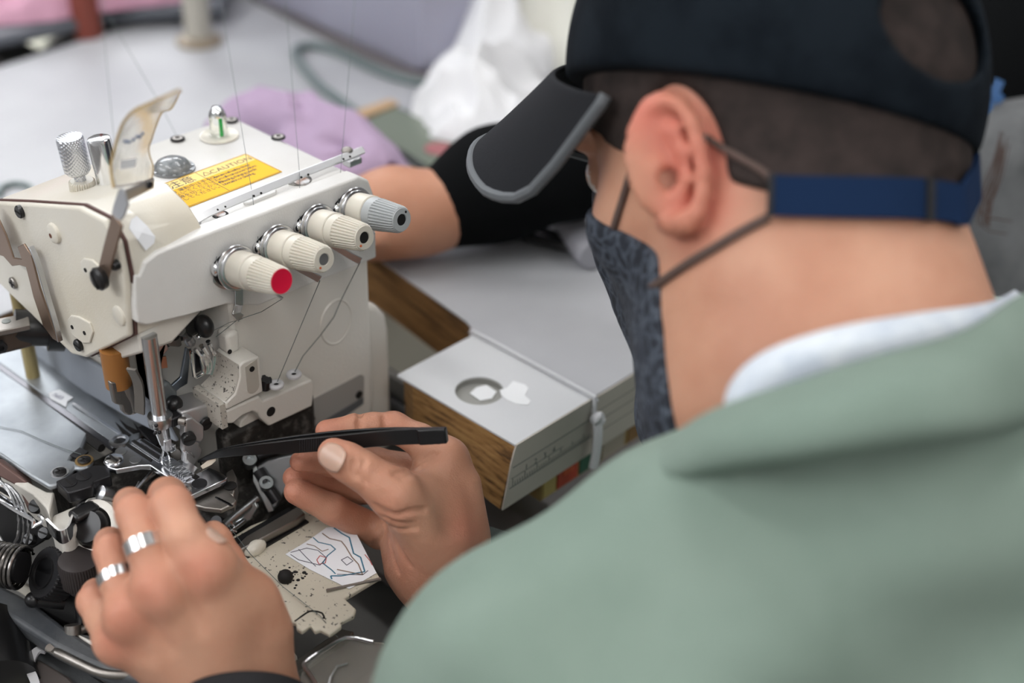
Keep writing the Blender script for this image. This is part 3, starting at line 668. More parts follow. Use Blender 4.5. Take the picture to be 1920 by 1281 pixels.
# --- cloth plates and the bed
bm = NB(); prism(bm, [V3((-.010, .20, 0))]+pxz(0, [(166, 812), (150, 846), (134, 856), (131, 862), (148, 866), (158, 858), (176, 862), (166, 876), (148, 880), (140, 876)])+pxz(0, [(134, 884), (108, 908), (92, 912), (60, 893)])+[QZ(0, 0, 852), QZ(0, -60, 815), V3((-.07, .20, 0))], (0, 0, -.0035))
cp = obj('cloth_plate', bm, plate_m, mach, bevel=.0014, seg=3, label='worn silver cloth plate')
bm = NB(); prism(bm, [QZ(-.001, 131, 857), QZ(-.001, 148, 864), QZ(-.001, 166, 850), QZ(-.001, 150, 842)], (0, 0, .0012)); obj('plate_catch', bm, blkm, cp)
for p in ((158, 864), (112, 886)):
    bm = NB(); lathe(bm, QZ(0, *p), UP, [(0, .0052), (.0004, .0050)], 28); w = obj('washer', bm, brass if p[0] > 130 else steel, cp)
    screw('plate_screw', QZ(.0002, *p), UP, .0037, parent=w, h=.0012, cross=True)
bm = NB(); prism(bm, [V3((-.0085, .20, .0002)), V3((.0095, .20, .0002)), QZ(.0002, 215, 752), QZ(.0002, 268, 786), QZ(.0002, 262, 822), QZ(.0002, 236, 836), V3((-.004, .035, .0002))], (0, 0, -.004)); o = obj('bed_plate', bm, plate_m, mach, bevel=.0008)
bm = NB(); tube(bm, [V3((-.0105, .20, -.0005)), V3((-.0055, .037, -.0005))], .0022, 10); obj('plate_rod', bm, mat('dark_rod', (.10, .10, .11), .3, .9), mach)
bm = NB(); tube(bm, [V3((-.0135, .20, -.002)), V3((-.0095, .045, -.002))], .0026, 10); obj('plate_gap', bm, hole_m, mach)
bm = NB(); lathe(bm, QZ(.001, 224, 829), UP, [(0, .0058), (.0016, .0055), (.0018, .0040), (.0010, .0038)], 28); o = obj('pivot_boss', bm, steel, mach)
screw('pivot_screw', QZ(.0018, 225, 829), UP, .0034, parent=o, h=.0008)
bm = NB(); ribbon(bm, [QZ(.0012, 137, 757), QZ(.0012, 226, 815)], V3((1, .2, 0)), .0016, .0012); obj('bed_rib', bm, chrome, o)
for a in ([(216, 792), (230, 803), (246, 816), (236, 822), (226, 808)], [(224, 787), (238, 798), (262, 810), (250, 814), (236, 804)], [(250, 792), (262, 806), (268, 812), (258, 808)]):
    slab('bed_slot', a, .0004, .0003, hole_m, mach)
slab('teeth_block', [(258, 806), (285, 796), (304, 832), (290, 842)], .0010, .002, blkm, mach, .0005)
bm = NB()   # paper tag with handwriting on the bed
prism(bm, pxz(.0006, [(91, 738), (112, 731), (137, 746), (126, 754), (124, 764), (95, 748)]), (0, 0, .0003)); obj('paper_tag', bm, paperm, mach, smooth=False, label='torn paper tag with pencilled digits')
txt('tag_writing', '7683', .0042, mat('pencil', (.25, .25, .33), .6), QZ(.0012, 96, 741), QZ(.0012, 124, 754)-QZ(.0012, 96, 741), QZ(.0012, 96, 730)-QZ(.0012, 90, 741), mach, .00001)
# blue-grey guard wall standing on the bed, along the arm base
bm = NB(); prism(bm, [QX(.013, *p) for p in ((43, 668), (42, 655), (54, 633), (80, 650), (94, 655), (98, 630), (150, 668), (215, 706), (245, 730), (300, 775), (330, 830), (250, 790))], (.003, 0, 0)); obj('bed_guard', bm, greywall, mach, bevel=.001)
bm = NB(); prism(bm, [QX(.0170, *p) for p in ((100, 632), (140, 640), (190, 665), (215, 690), (218, 712), (205, 712), (150, 680))], (.02, 0, 0)); obj('arm_base', bm, cream, mach, bevel=.002)
bm = NB(); bb(bm, (.0165, .056, -.05), (.055, .125, .052)); obj('base_casting', bm, cream, mach, bevel=.003)
# rear presser bar lever end sticking out at the left
bm = NB(); prism(bm, [V3((x, y, .060)) for x, y in ((-.075, .118), (-.075, .136), (-.012, .110), (-.010, .104), (-.014, .096))], (0, 0, -.0035)); lv = obj('lever_bar', bm, dullst, mach, bevel=.0006)
bm = NB(); prism(bm, [V3((x, y, .0562)) for x, y in ((-.078, .120), (-.075, .136), (-.012, .110), (-.012, .100))], (0, 0, -.014)); obj('lever_block', bm, mat('dark_bronze', (.10, .075, .06), .4, .6), lv, bevel=.002)
bm = NB(); lathe(bm, V3((-.0215, .1085, .060)), UP, [(0, .0026), (.0003, .0025)], 20); obj('lever_pin', bm, mat('pin_dark', (.15, .16, .15), .4, .6), lv)
bm = NB(); lathe(bm, V3((-.0300, .1035, .050)), V3((-.35, -1, 0)), [(0, .0036), (.004, .0036), (.004, .0018), (.002, .0018)], 6); obj('lever_nut', bm, blkm, lv)
bm = NB(); cyl(bm, V3((-.016, .112, .052)), V3((.020, .094, .043)), .0105, 24); cyl(bm, V3((.000, .104, .047)), V3((.008, .100, .045)), .0125, 24); obj('rubber_sleeve', bm, blk, mach)
bm = NB(); sph(bm, V3((.004, .125, .070)), .010, 20); obj('rear_boss', bm, mat('dusty_cream', (.45, .42, .37), .5), mach)
bm = NB(); cyl(bm, V3((.0, .135, .11)), V3((.0, .135, -.04)), .0042, 16); obj('rear_post', bm, mat('varnished_rod', (.42, .34, .16), .35, .4), mach)
# --- dark front mechanism below the needle plate
bm = NB(); prism(bm, pxz(.0025, [(104, 902), (176, 872), (196, 872), (206, 880), (208, 892), (176, 903), (172, 912), (130, 924), (126, 924)]), (0, 0, -.0075)); hb = obj('hinge_block', bm, blkm, mach, bevel=.0008)
for p in ((130, 905), (157, 893)): screw('hinge_screw', QZ(.0026, *p), UP, .0042, parent=hb, m=blkm, h=.0003)
bm = NB(); bb(bm, (-.052, .004, -.010), (-.036, .014, -.005)); obj('hinge_base', bm, blk, mach, bevel=.003)
bm = NB(); bb(bm, (-.040, .012, -.055), (.03, .055, -.014)); obj('dark_mechanism_fill', bm, lint_shade_m, mach, bevel=.004)
bm = NB(); bb(bm, (.012, -.028, -.066), (.105, .0, -.028)); bb(bm, (.036, -.012, -.03), (.1005, .0, .012)); obj('dark_mechanism_fill', bm, lint_shade_m, mach, bevel=.003)  # second box: dark front standing in for the shaded cavity under the shelf
# cream casting lobe with a chrome curved edge, black plug inside
bm = NB(); prism(bm, [QZ(-.012, *p) for p in ((96, 965), (120, 955), (180, 930), (195, 945), (160, 970), (146, 985), (134, 1002), (116, 1006), (97, 992))], (0, 0, -.03)); obj('lower_casting', bm, cream, mach, bevel=.003, seg=3)
bm = NB(); prism(bm, pxz(-.006, [(0, 872), (62, 908), (88, 922), (102, 922), (99, 935), (92, 964), (85, 950), (60, 925), (0, 890)]), (0, 0, -.02)); obj('casting_edge', bm, cream, mach, bevel=.001)
bm = NB(); ribbon(bm, [QZ(-.010, *p) for p in ((90, 985), (103, 998), (116, 1007), (130, 998), (138, 978), (150, 958), (168, 946), (190, 942))], UP, .009, .0013, smoothk=3); obj('chrome_edge_band', bm, chrome, mach)
bm = NB(); c = P(176, 990, .752); lathe(bm, c, cdir(-.35, .25, 1), [(-.012, .0155), (0, .0155), (.001, .0140), (.001, .0115), (-.003, .0115)], 36); obj('bushing_rim', bm, cream, mach, angle=50)
bm = NB(); lathe(bm, c, cdir(-.35, .25, 1), [(-.008, .0108), (.003, .0100), (.006, .0085), (.0065, .004)], 32); obj('bushing_plug', bm, blk, mach)
bm = NB(); prism(bm, [P(x, y, .768) for x, y in ((-30, 862), (0, 866), (50, 902), (58, 918), (90, 972), (78, 968), (52, 960), (38, 925), (30, 912), (-30, 880))], cdir(0, .2, -1)*.006); obj('side_cover', bm, brownm, mach, bevel=.0012)
bm = NB(); prism(bm, [P(x, y, .776) for x, y in ((-30, 880), (30, 912), (52, 960), (90, 972), (92, 1010), (60, 1030), (-30, 1030))], cdir(0, .2, -1)*.006); obj('side_panel', bm, blk, mach, bevel=.001)
for x, y, r in ((70, 950, .0042), (86, 1001, .0036), (58, 1012, .0036)): screw('side_bolt', P(x, y, .764), cdir(-.3, .3, 1), r, h=.003)
# springs and wire thread guides at the far left
for k in range(3):
    bm = NB(); c = P(0+k*9, 962+k*5, .752); pts = []
    for a in range(0, 360, 18):
        v = cdir(.35, -.1, .1)*math.cos(a*PI/180)*.012+cdir(0, 1, .3)*math.sin(a*PI/180)*.020; pts.append(c+v)
    tube(bm, pts, .0006 if k % 2 else .0009, 6, closed=True); obj('tension_spring', bm, steel, mach)
bm = NB(); tube(bm, [P(-20+k*.8*1, 900, .75) for k in range(1)]+[P(x, y, .75) for x, y in ((10, 915), (34, 938), (44, 944))], .0010, 8); obj('guide_wire', bm, chrome, mach)
bm = NB(); tube(bm, [P(x, y, .748) for x, y in ((-30, 905), (20, 938), (36, 950), (48, 958))], .0012, 8); obj('guide_wire', bm, chrome, mach)
bm = NB(); tube(bm, [P(x, y, .745) for x, y in ((-20, 925), (30, 958), (58, 973), (63, 980), (62, 990), (68, 985), (78, 980), (80, 972), (72, 966))], .0012, 8, smoothk=2); obj('guide_wire', bm, chrome, mach)
bm = NB(); tube(bm, [P(x, y, .750) for x, y in ((20, 950), (50, 968), (60, 978))], .0022, 8); obj('guide_bar', bm, blkm, mach)
bm = NB(); ax_ = cdir(-1, .12, -.2)
lathe(bm, P(42, 1065, .745), ax_, [(0, .0085), (.045, .0085)], 28); obj('spring_core', bm, blk, mach)
_, s_, t_ = frame_of(ax_); bm = NB(); tube(bm, [P(42, 1065, .745)+ax_*(.0026*a/(2*PI))+(s_*math.cos(a)+t_*math.sin(a))*.0115 for a in np.linspace(0, 2*PI*14, 14*24)], .0010, 8); obj('coil_spring', bm, mat('spring_steel', (.22, .21, .20), .25, 1.), mach)
# black ribbed adjusting knobs
bm = NB(); lathe(bm, P(88, 1075, .750), cdir(-.75, .35, .9), [(-.012, .0125), (-.010, .0145, .0007), (.001, .0145, .0007), (.002, .0135)], 144, ribs=36); k = obj('ribbed_knob', bm, blkm, mach, angle=30, label='black ribbed knob')
bm = NB(); lathe(bm, P(88, 1075, .750)+cdir(-.75, .35, .9)*.002, cdir(-.75, .35, .9), [(0, .0090), (.001, .0088), (.001, .0080), (-.0003, .0078)], 32); obj('knob_cap', bm, blk, k)
bm = NB(); lathe(bm, P(149, 1048, .742), cdir(.02, .75, .45), [(-.020, .0085), (-.016, .0085), (-.015, .0118, .0005), (-.0015, .0118, .0005), (0, .0112)], 144, ribs=48); k = obj('ribbed_knob', bm, mat('warm_black', (.045, .038, .038), .42, .3), mach, angle=30, label='tall dark ribbed knob with flat top')
bm = NB(); cyl(bm, P(150, 1070, .755), P(160, 1180, .76), .0045, 16); obj('knob_stem', bm, blk, k)
bm = NB(); sph(bm, P(62, 1125, .752), .0045, 16); cyl(bm, P(62, 1125, .752), P(120, 1130, .76), .0040, 12); obj('lever_end', bm, blk, mach)
bm = NB(); cyl(bm, P(136, 1172, .752), P(137, 1190, .752), .0045, 16); cyl(bm, P(137, 1186, .753), P(168, 1176, .758), .0026, 10); obj('bolt_lug', bm, dullst, mach)
bm = NB(); prism(bm, [P(x, y, .768) for x, y in ((60, 1095), (170, 1080), (200, 1200), (130, 1190), (60, 1140))], cdir(0, 0, -1)*.02); obj('lower_bracket', bm, blk, mach, bevel=.003)
bm = NB(); prism(bm, [P(x, y, .775) for x, y in ((10, 1095), (30, 1088), (85, 1120), (60, 1128))], cdir(0, 0, -1)*.006); obj('cream_lug', bm, yellowed, mach, bevel=.001)
# sloping dark sill of the machine bed with its rounded corner
bm = NB(); prism(bm, pxz(-.062, [(-60, 1055), (0, 1095), (60, 1125), (130, 1180), (225, 1240), (330, 1262), (330, 1300), (215, 1262), (160, 1240), (100, 1210), (30, 1165), (-60, 1110)]), (0, 0, -.012)); obj('bed_sill', bm, sill_m, mach, bevel=.003, seg=3)
bm = NB(); prism(bm, pxz(-.063, [(130, 1180), (200, 1210), (520, 1180), (560, 1230), (330, 1270), (225, 1245)]), (0, 0, -.01)); obj('oil_pan_top', bm, cream, mach, bevel=.002)
bm = NB(); tube(bm, [QZ(-.064, *p) for p in ((90, 1215), (150, 1245), (190, 1262), (240, 1266), (330, 1258))], .0024, 10, smoothk=3); obj('sill_trim', bm, dullst, mach)
# right side mechanism near the tweezers
gal = mat('galvanised_lever', (.42, .45, .46), .3, 1., bump=.2, bscale=400)
bm = NB(); prism(bm, [P(x, y, .80) for x, y in ((478, 876), (500, 862), (552, 852), (556, 880), (530, 930), (520, 950), (505, 962), (498, 950), (474, 900))], cdir(0, .2, -1)*.004); gl = obj('looper_cover', bm, mat('grey_cover', (.22, .23, .24), .35, .8), mach, bevel=.001)
bm = NB(); prism(bm, [P(x, y, .797) for x, y in ((474, 878), (480, 874), (514, 958), (503, 962), (474, 902))], cdir(0, .2, -1)*.002); obj('cover_flange', bm, gal, gl, bevel=.0004)
for x, y in ((468, 862), (499, 906)):
    bm = NB(); lathe(bm, P(x, y, .792), cdir(.2, .5, .9), [(-.008, .0030), (0, .0042), (.0012, .0040), (.0012, .0022), (-.001, .0020)], 24); obj('socket_bolt', bm, gal, mach)
bm = NB(); cyl(bm, P(482, 856, .795), P(530, 838, .80), .0022, 10); cyl(bm, P(484, 882, .796), P(498, 905, .795), .0035, 12); cyl(bm, P(500, 912, .796), P(520, 940, .796), .0035, 12); obj('link_rod', bm, blkm, mach)
for k, (a, b, r) in enumerate((((420, 985), (482, 936), .0026), ((428, 1000), (470, 968), .0016), ((405, 978), (425, 985), .0034))):
    bm = NB(); cyl(bm, P(*a, .775), P(*b, .79), r, 12); obj('feed_link', bm, gal if k < 2 else blkm, mach)
bm = NB(); prism(bm, [P(x, y, .785) for x, y in ((430, 985), (452, 972), (478, 940), (484, 952), (470, 975), (440, 992))], cdir(0, .2, -1)*.003); obj('feed_lever', bm, gal, mach, bevel=.0006)
bm = NB(); tube(bm, [P(x, y, .775) for x, y in ((432, 978), (440, 988), (436, 994), (444, 998))], .0006, 6); obj('small_hook', bm, chrome, mach)
bm = NB(); c = P(388, 868, .768); prism(bm, [P(x, y, .768) for x, y in ((376, 874), (392, 862), (404, 858), (405, 864), (396, 872), (380, 880))], cdir(0, 0, -1)*.001); lp_ = obj('looper_blade', bm, mat('polished_looper', (.75, .72, .62), .3, .8), mach)
bm = NB(); tube(bm, [QY(-.012, *p) for p in ((376, 866), (378, 878), (374, 888), (368, 894))], .0005, 6); obj('thread_wire', bm, chrome, mach)
bm = NB(); cyl(bm, P(330, 852, .775), P(340, 846, .78), .0035, 14); obj('feed_pin', bm, dullst, mach)
for a, b in (((232, 935), (290, 888)), ((250, 925), (285, 885)), ((240, 945), (262, 905))):
    bm = NB(); cyl(bm, P(*a, .762), P(*b, .775), .0011, 8); obj('looper_rod', bm, steel, mach)
bm = NB(); c = P(192, 925, .760); lathe(bm, c, cdir(-.5, .3, .9), [(-.006, .004), (0, .0045), (.002, .0042), (.003, .002)], 20); obj('eccentric_bolt', bm, steel, mach)
# --- lower front apron with threading diagram
az = -.034
ap = [(430, 1010), (470, 985), (560, 950), (600, 940), (640, 965), (712, 1082), (646, 1122), (668, 1142), (664, 1154), (640, 1166), (640, 1174), (618, 1190), (612, 1186), (600, 1180), (590, 1184), (582, 1172), (566, 1184), (556, 1178), (555, 1168), (545, 1166), (480, 1105)]
bm = NB(); prism(bm, pxz(az, ap), (0, 0, -.003)); apo = obj('front_apron', bm, mat('speckled_apron', (.56, .52, .43), .42, col2=(.05, .045, .04), nscale=420, thr=(.63, .70), detail=2, bump=.3, bscale=500), mach, bevel=.0008, label='cream front apron spotted with oily lint')
bm = NB(); tube(bm, [QZ(az+.0002, *p) for p in ((553, 1165), (574, 1150), (586, 1146), (604, 1150), (608, 1160))], .0005, 6, smoothk=2); obj('apron_notch', bm, hole_m, apo)
bm = NB(); ribbon(bm, [QZ(az-.001, 520, 1160), QZ(az+.001, 612, 1108), QZ(az, 714, 1086)][1:], UP, .0012, .0015); obj('apron_rim', bm, dullst, apo)
bm = NB(); sph(bm, QZ(az+.002, 535, 1082), .0042, 16); 
rnd = random.Random(3)
for k in range(26):
    x = 535+rnd.gauss(14, 12); y = 1078+rnd.gauss(2, 7); sph(bm, QZ(az, x, y), rnd.uniform(.0004, .0013), 6, (1, 1, .4))
obj('oily_lint', bm, hole_m, apo)
bm = NB(); rz = az+.006
prism(bm, pxz(rz, [(438, 1028), (462, 1005), (560, 948), (572, 962), (556, 975), (450, 1032)]), (0, 0, -.005)); rl = obj('apron_rail', bm, dullst, mach, bevel=.0008)
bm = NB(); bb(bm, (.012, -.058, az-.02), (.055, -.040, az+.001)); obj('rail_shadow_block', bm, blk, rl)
bm = NB(); c = QZ(az+.002, 478, 1028); sph(bm, c, .0045, 16, (1.6, 1, 1)); obj('rail_end', bm, yellowed, rl)
# diagram sticker
dg = [(535, 1040), (575, 1016), (612, 990), (660, 985), (706, 1075), (655, 1105), (580, 1068)]
bm = NB(); prism(bm, pxz(az+.0004, dg), (0, 0, .0002)); dgo = obj('threading_diagram', bm, paperm, apo, smooth=False, label='worn threading diagram with coloured lines')
dcol = [mat('diagram_blue', (.06, .20, .30), .6), mat('diagram_brown', (.25, .18, .14), .6), mat('diagram_dark', (.10, .10, .14), .6), mat('diagram_red', (.5, .12, .12), .6)]
lines = [(0, .0008, [(587, 1008), (597, 1017), (620, 1022), (629, 1030), (614, 1042), (605, 1056), (622, 1069), (629, 1076)]),
         (1, .0008, [(604, 1000), (618, 1010), (640, 1015), (648, 1025), (660, 1045), (672, 1058), (680, 1078), (632, 1068)]),
         (0, .0010, [(626, 990), (640, 1000), (655, 1008), (663, 1038), (676, 1045), (684, 1072), (640, 1080), (620, 1080), (622, 1086)]),
         (2, .0005, [(545, 1036), (575, 1028), (596, 1032), (612, 1046), (600, 1060), (560, 1050), (545, 1040)]),
         (2, .0005, [(640, 1050), (652, 1044), (662, 1052), (650, 1060), (640, 1050)]), (2, .0005, [(560, 1030), (573, 1044), (592, 1062)]),
         (3, .0006, [(594, 1050), (600, 1042), (612, 1046), (610, 1056), (598, 1058), (594, 1050)]), (3, .0006, [(684, 1040), (694, 1052), (698, 1060)]),
         (1, .0006, [(575, 1020), (590, 1024), (604, 1034), (616, 1030)]), (2, .0005, [(632, 1077), (680, 1078), (690, 1070)])]
for ci, w, pts in lines:
    bm = NB(); p3 = [QZ(az+.0008, *p) for p in pts]
    for a, b in zip(p3, p3[1:]): ribbon(bm, [a, b], (b-a).cross(UP), w*.8, .0001)
    obj('diagram_line', bm, dcol[ci], dgo, smooth=False)
# pan edge and clear cover frame at the very bottom
tri_m = mat('dull_aluminium', (.28, .28, .27), .4, .8)
bm = NB(); prism(bm, pxz(-.060, [(500, 1275), (640, 1178), (664, 1184), (660, 1192), (520, 1290)]), (0, 0, -.004)); obj('pan_rim', bm, tri_m, mach, bevel=.001)
bm = NB(); prism(bm, pxz(-.0485, [(560, 1300), (566, 1262), (575, 1245), (645, 1196), (720, 1206), (740, 1300)]), (0, 0, -.002)); cc = obj('clear_cover', bm, mat('smoked_clear_plastic', (.75, .72, .66), .12, trans=.85, ior=1.4), mach, label='clear plastic lower cover')
bm = NB(); tube(bm, [QZ(-.047, *p) for p in ((600, 1300), (585, 1270), (571, 1250), (574, 1240), (600, 1222), (648, 1196), (700, 1204))], .0012, 8, smoothk=3); tube(bm, [QZ(-.047, *p) for p in ((612, 1300), (620, 1270), (632, 1250), (652, 1244))], .0006, 6); obj('cover_edge', bm, steel, cc)
# ------------------------------------------------------------------ threads
def thread(name, pts, label, r=.00016):
    bm = NB(); tube(bm, pts, r, 5); o = obj(name, bm, threadm, None); tag(o, label, 'thread', 'grey sewing threads of the overlock machine'); return o
hooks = [V3((b[0]-.0118, b[1]-.0045, b[2]+.0055)) for b in kb]
tops = [(405, -30), (405, -30), (535, -30), (668, -30)]
def up_end(e, px, py, dz): return P(px, py, dz)
thread('sewing_thread', [P(409, -30, .92), eyes[1]+V3((0, 0, .001)), hooks[1]], 'grey thread rising from the second tension knob, left of the oil gauge line')
thread('sewing_thread', [P(533, -30, .93), eyes[2]+V3((0, 0, .001)), hooks[2]], 'grey thread running up past the lilac cloth to the third tension knob')
thread('sewing_thread', [P(668, -30, .90), eyes[3]+V3((0, 0, .001)), hooks[3]], 'rightmost upright grey thread, ending at the grey tension knob')
thread('sewing_thread', [P(186, -30, 1.0), P(198, 20, .99), P(300, 195, .90), P(357, 305, .86)], 'slanting grey thread crossing behind the clear finger guard')
thread('sewing_thread', [P(186, -30, 1.0), P(200, 120, .93), P(214, 262, .86), P(215, 300, .80)], 'leftmost grey thread ending behind the chrome cylinders')
thread('sewing_thread', [eyes[0], hooks[0]], 'short grey thread down to the red-capped tension knob')
thread('sewing_thread', [QY(-.028, 530, 560), QY(-.020, 490, 585), QY(-.012, 445, 600), QY(-.004, 405, 632)], 'grey thread from under the red-capped knob to the take-up', .0002)
thread('sewing_thread', [QY(-.016, 455, 598), QY(-.008, 430, 605), QY(.004, 380, 630)], 'fine grey thread from the small hanging bracket leftwards', .00013)
thread('sewing_thread', [QY(-.022, 600, 526), V3(QZ(.040, 520, 716))], 'grey thread stretched down to the left ceramic eyelet', .00022)
thread('sewing_thread', [QY(-.022, 676, 490), QY(-.011, 640, 562), QY(-.009, 626, 595), QY(-.009, 600, 630), QY(-.012, 568, 668), V3(QZ(.040, 553, 697))], 'grey thread stretched down to the right ceramic eyelet', .00026)
thread('sewing_thread', [QZ(.0006, -10, 798), QZ(.0006, 40, 808), QZ(.0006, 80, 826), QZ(.0006, 120, 842), QZ(.0006, 152, 852)], 'dark thread lying curved across the silver cloth plate', .0002)
thread('sewing_thread', [P(428, 985, .765), QZ(az+.004, 470, 1040), QZ(az+.003, 530, 1100), QZ(az+.003, 600, 1155), QZ(az-.006, 634, 1196)], 'long dark thread lying over the cream front apron', .0002)

# ------------------------------------------------------------------ tables
lam = mat('white_laminate', (.47, .482, .505), .45, bump=.12, bscale=1500, col2=(.385, .39, .42), nscale=5, thr=(.4, .75), spec=.25)
lamside = mat('beige_edge_band', (.50, .47, .42), .5)
def woodmat(name, c1, c2, c3, sc):
    m = mat(name, c1, .6); n, l, b = nodes_of(m)
    tc = n.new('ShaderNodeTexCoord'); mp = n.new('ShaderNodeMapping'); mp.inputs['Scale'].default_value = sc
    l.new(tc.outputs['Object'], mp.inputs['Vector'])
    no = n.new('ShaderNodeTexNoise'); no.inputs['Scale'].default_value = 1; no.inputs['Detail'].default_value = 8; no.inputs['Roughness'].default_value = .7
    l.new(mp.outputs['Vector'], no.inputs['Vector'])
    r = n.new('ShaderNodeValToRGB'); e = r.color_ramp.elements; e[0].position = .36; e[1].position = .66
    e[0].color = (*c3, 1); e[1].color = (*c2, 1); k = e.new(.48); k.color = (*c1, 1)
    l.new(no.outputs['Fac'], r.inputs['Fac']); l.new(r.outputs['Color'], b.inputs['Base Color'])
    bp = n.new('ShaderNodeBump'); bp.inputs['Strength'].default_value = .5; bp.inputs['Distance'].default_value = .001
    l.new(no.outputs['Fac'], bp.inputs['Height']); l.new(bp.outputs['Normal'], b.inputs['Normal'])
    return m
wood = woodmat('plywood_edge', (.28, .15, .052), (.46, .28, .11), (.045, .024, .012), (26, 30, 300))
wood_d = woodmat('dark_plywood_edge', (.17, .085, .028), (.28, .15, .055), (.04, .02, .01), (18, 18, 220))
def in_poly(pts, th_): return pts
TH = .042
# outer outline of the long worktop with the machine cut-out
far_l, far_r = QZ(0, -200, 190), QZ(0, 330, 12)
tab = [V3((.228, -.12, 0)), V3((1.2, -.12, 0)), V3((1.2, .95, 0)), V3((.62, .95, 0)), QZ(0, 340, 15), QZ(0, 148, 78), QZ(0, 69, 103), QZ(0, -10, 128), QZ(0, -400, 190),
       V3((-.30, .214, 0)), V3((.185, .214, 0)), V3((.228, .2135, 0)), V3((.236, .208, 0)), V3((.251, .11, 0)), V3((.234, -.004, 0)), V3((.2305, -.014, 0)), V3((.228, -.0195, 0))]
bm = NB(); prism(bm, [p-UP*.0012 for p in tab], (0, 0, -TH+.0012)); tbl = obj('worktop_core', bm, wood_d, None, smooth=False)
tbl.name = 'sewing_table'; tag(tbl, 'long white-topped sewing table with a plywood edge around the machine cut-out', 'table')
bm = NB(); prism(bm, tab, (0, 0, -.0012)); obj('laminate_top', bm, lam, tbl, smooth=False)
bm = NB(); bb(bm, (.229, -.1212, -TH), (1.2, -.1198, -.0008)); obj('edge_band', bm, lamside, tbl, smooth=False)
bm = NB()
for z in (-.012, -.020, -.029): bb(bm, (.232, -.1214, z-.0003), (.42, -.1212, z+.0003))
obj('edge_lines', bm, mat('faint_line', (.25, .24, .22), .6), tbl, smooth=False)
# extension leaf
lam2 = mat('white_laminate_leaf', (.60, .615, .635), .42, bump=.12, bscale=1500, spec=.3)
leaf = thing('table_leaf', V3((.193, -.07, -TH)), 'thick white-topped plywood leaf with a round hole, tied on with cord', 'table leaf')
A = [(.1585, -.033), (.1625, -.026), (.170, -.0195), (.2275, -.0195), (.2275, -.1195), (.1585, -.1195)]
Bt = [(.1560, -.036), (.1605, -.028), (.170, -.0205), (.2275, -.0205), (.2275, -.1190), (.1465, -.1190)]
A = [(.1585, -.021), (.1585, -.1195), (.2275, -.1195), (.2275, -.0195), (.170, -.0195)]
# core with the end grain leaning out slightly towards the bottom
def lf(pts, z): return [V3((x, y, z)) for x, y in pts]
top_ = [(.1590, -.0215), (.1590, -.1195), (.2275, -.1195), (.2275, -.0195)]
top5 = [(.1590, -.0330), (.1590, -.1195), (.2275, -.1195), (.2275, -.0195), (.1640, -.0195)]
bot5 = [(.1565, -.0360), (.1480, -.1190), (.2275, -.1190), (.2275, -.0205), (.1640, -.0205)]
hc = QZ(0, 899, 733); 
bm = NB(); loft(bm, [lf(bot5, -TH), lf(top5, -.0012)]); core = obj('plywood_core', bm, wood, leaf, smooth=False)
bm = NB(); 
lt = [(.1585, -.0200), (.1585, -.1200), (.2275, -.1200), (.2275, -.0192), (.1600, -.0192)]
prism(bm, lf(lt, 0), (0, 0, -.0013)); topo = obj('laminate_top', bm, lam2, leaf, smooth=False)
cutbm = NB(); lathe(cutbm, V3((hc.x, hc.y, -.0045)), UP, [(0, .0150), (.02, .0150)], 48)
cut = obj('cutter', cutbm, lam, None, smooth=False)
for o_ in (core, topo):
    md = o_.modifiers.new('hole', 'BOOLEAN'); md.operation = 'DIFFERENCE'; md.object = cut; md.solver = 'EXACT'
bpy.context.view_layer.update()
dgp = bpy.context.evaluated_depsgraph_get()
for o_ in (core, topo):
    me2 = bpy.data.meshes.new_from_object(o_.evaluated_get(dgp)); o_.modifiers.clear(); o_.data = me2
bpy.data.objects.remove(cut)
holegrey = mat('hole_lining', (.30, .30, .28), .5)
bm = NB(); lathe(bm, V3((hc.x, hc.y, -.0046)), UP, [(0, .0148), (.0006, .0148)], 40); lathe(bm, V3((hc.x, hc.y, -.0042)), UP, [(0, .0149), (.0036, .0149), (.0036, .0145), (0, .0145)], 48, caps=False); obj('hole_lining', bm, holegrey, leaf, angle=50)
bm = NB(); prism(bm, [V3((x, -.1202, z)) for x, z in ((.1588, 0), (.2275, 0), (.2275, -TH), (.1482, -TH), (.150, -.034), (.1525, -.022), (.1545, -.012), (.157, -.004))], (0, -.0010, 0)); eb = obj('edge_band', bm, lamside, leaf, smooth=False, label='beige edge band printed with ruler marks')
inkm = mat('ruler_ink', (.13, .14, .14), .6)
bm = NB()
y0 = -.1214
bb(bm, (.1560, y0, -.0150), (.2275, y0+.0002, -.0146)); bb(bm, (.1535, y0, -.0290), (.2275, y0+.0002, -.0285)); bb(bm, (.1550, y0, -.0225), (.20, y0+.0002, -.0222))
for k in range(34):
    x = .156+k*.0021; h = .0055 if k % 5 == 0 else .003
    bb(bm, (x, y0, -.0285), (x+.00035, y0+.0002, -.0285+h))
obj('ruler_marks', bm, inkm, eb, smooth=False)
txt('ruler_digits', '1   2   3   4', .006, inkm, V3((.166, y0-.0001, -.0222)), V3((1, 0, 0)), UP, eb, .00002)
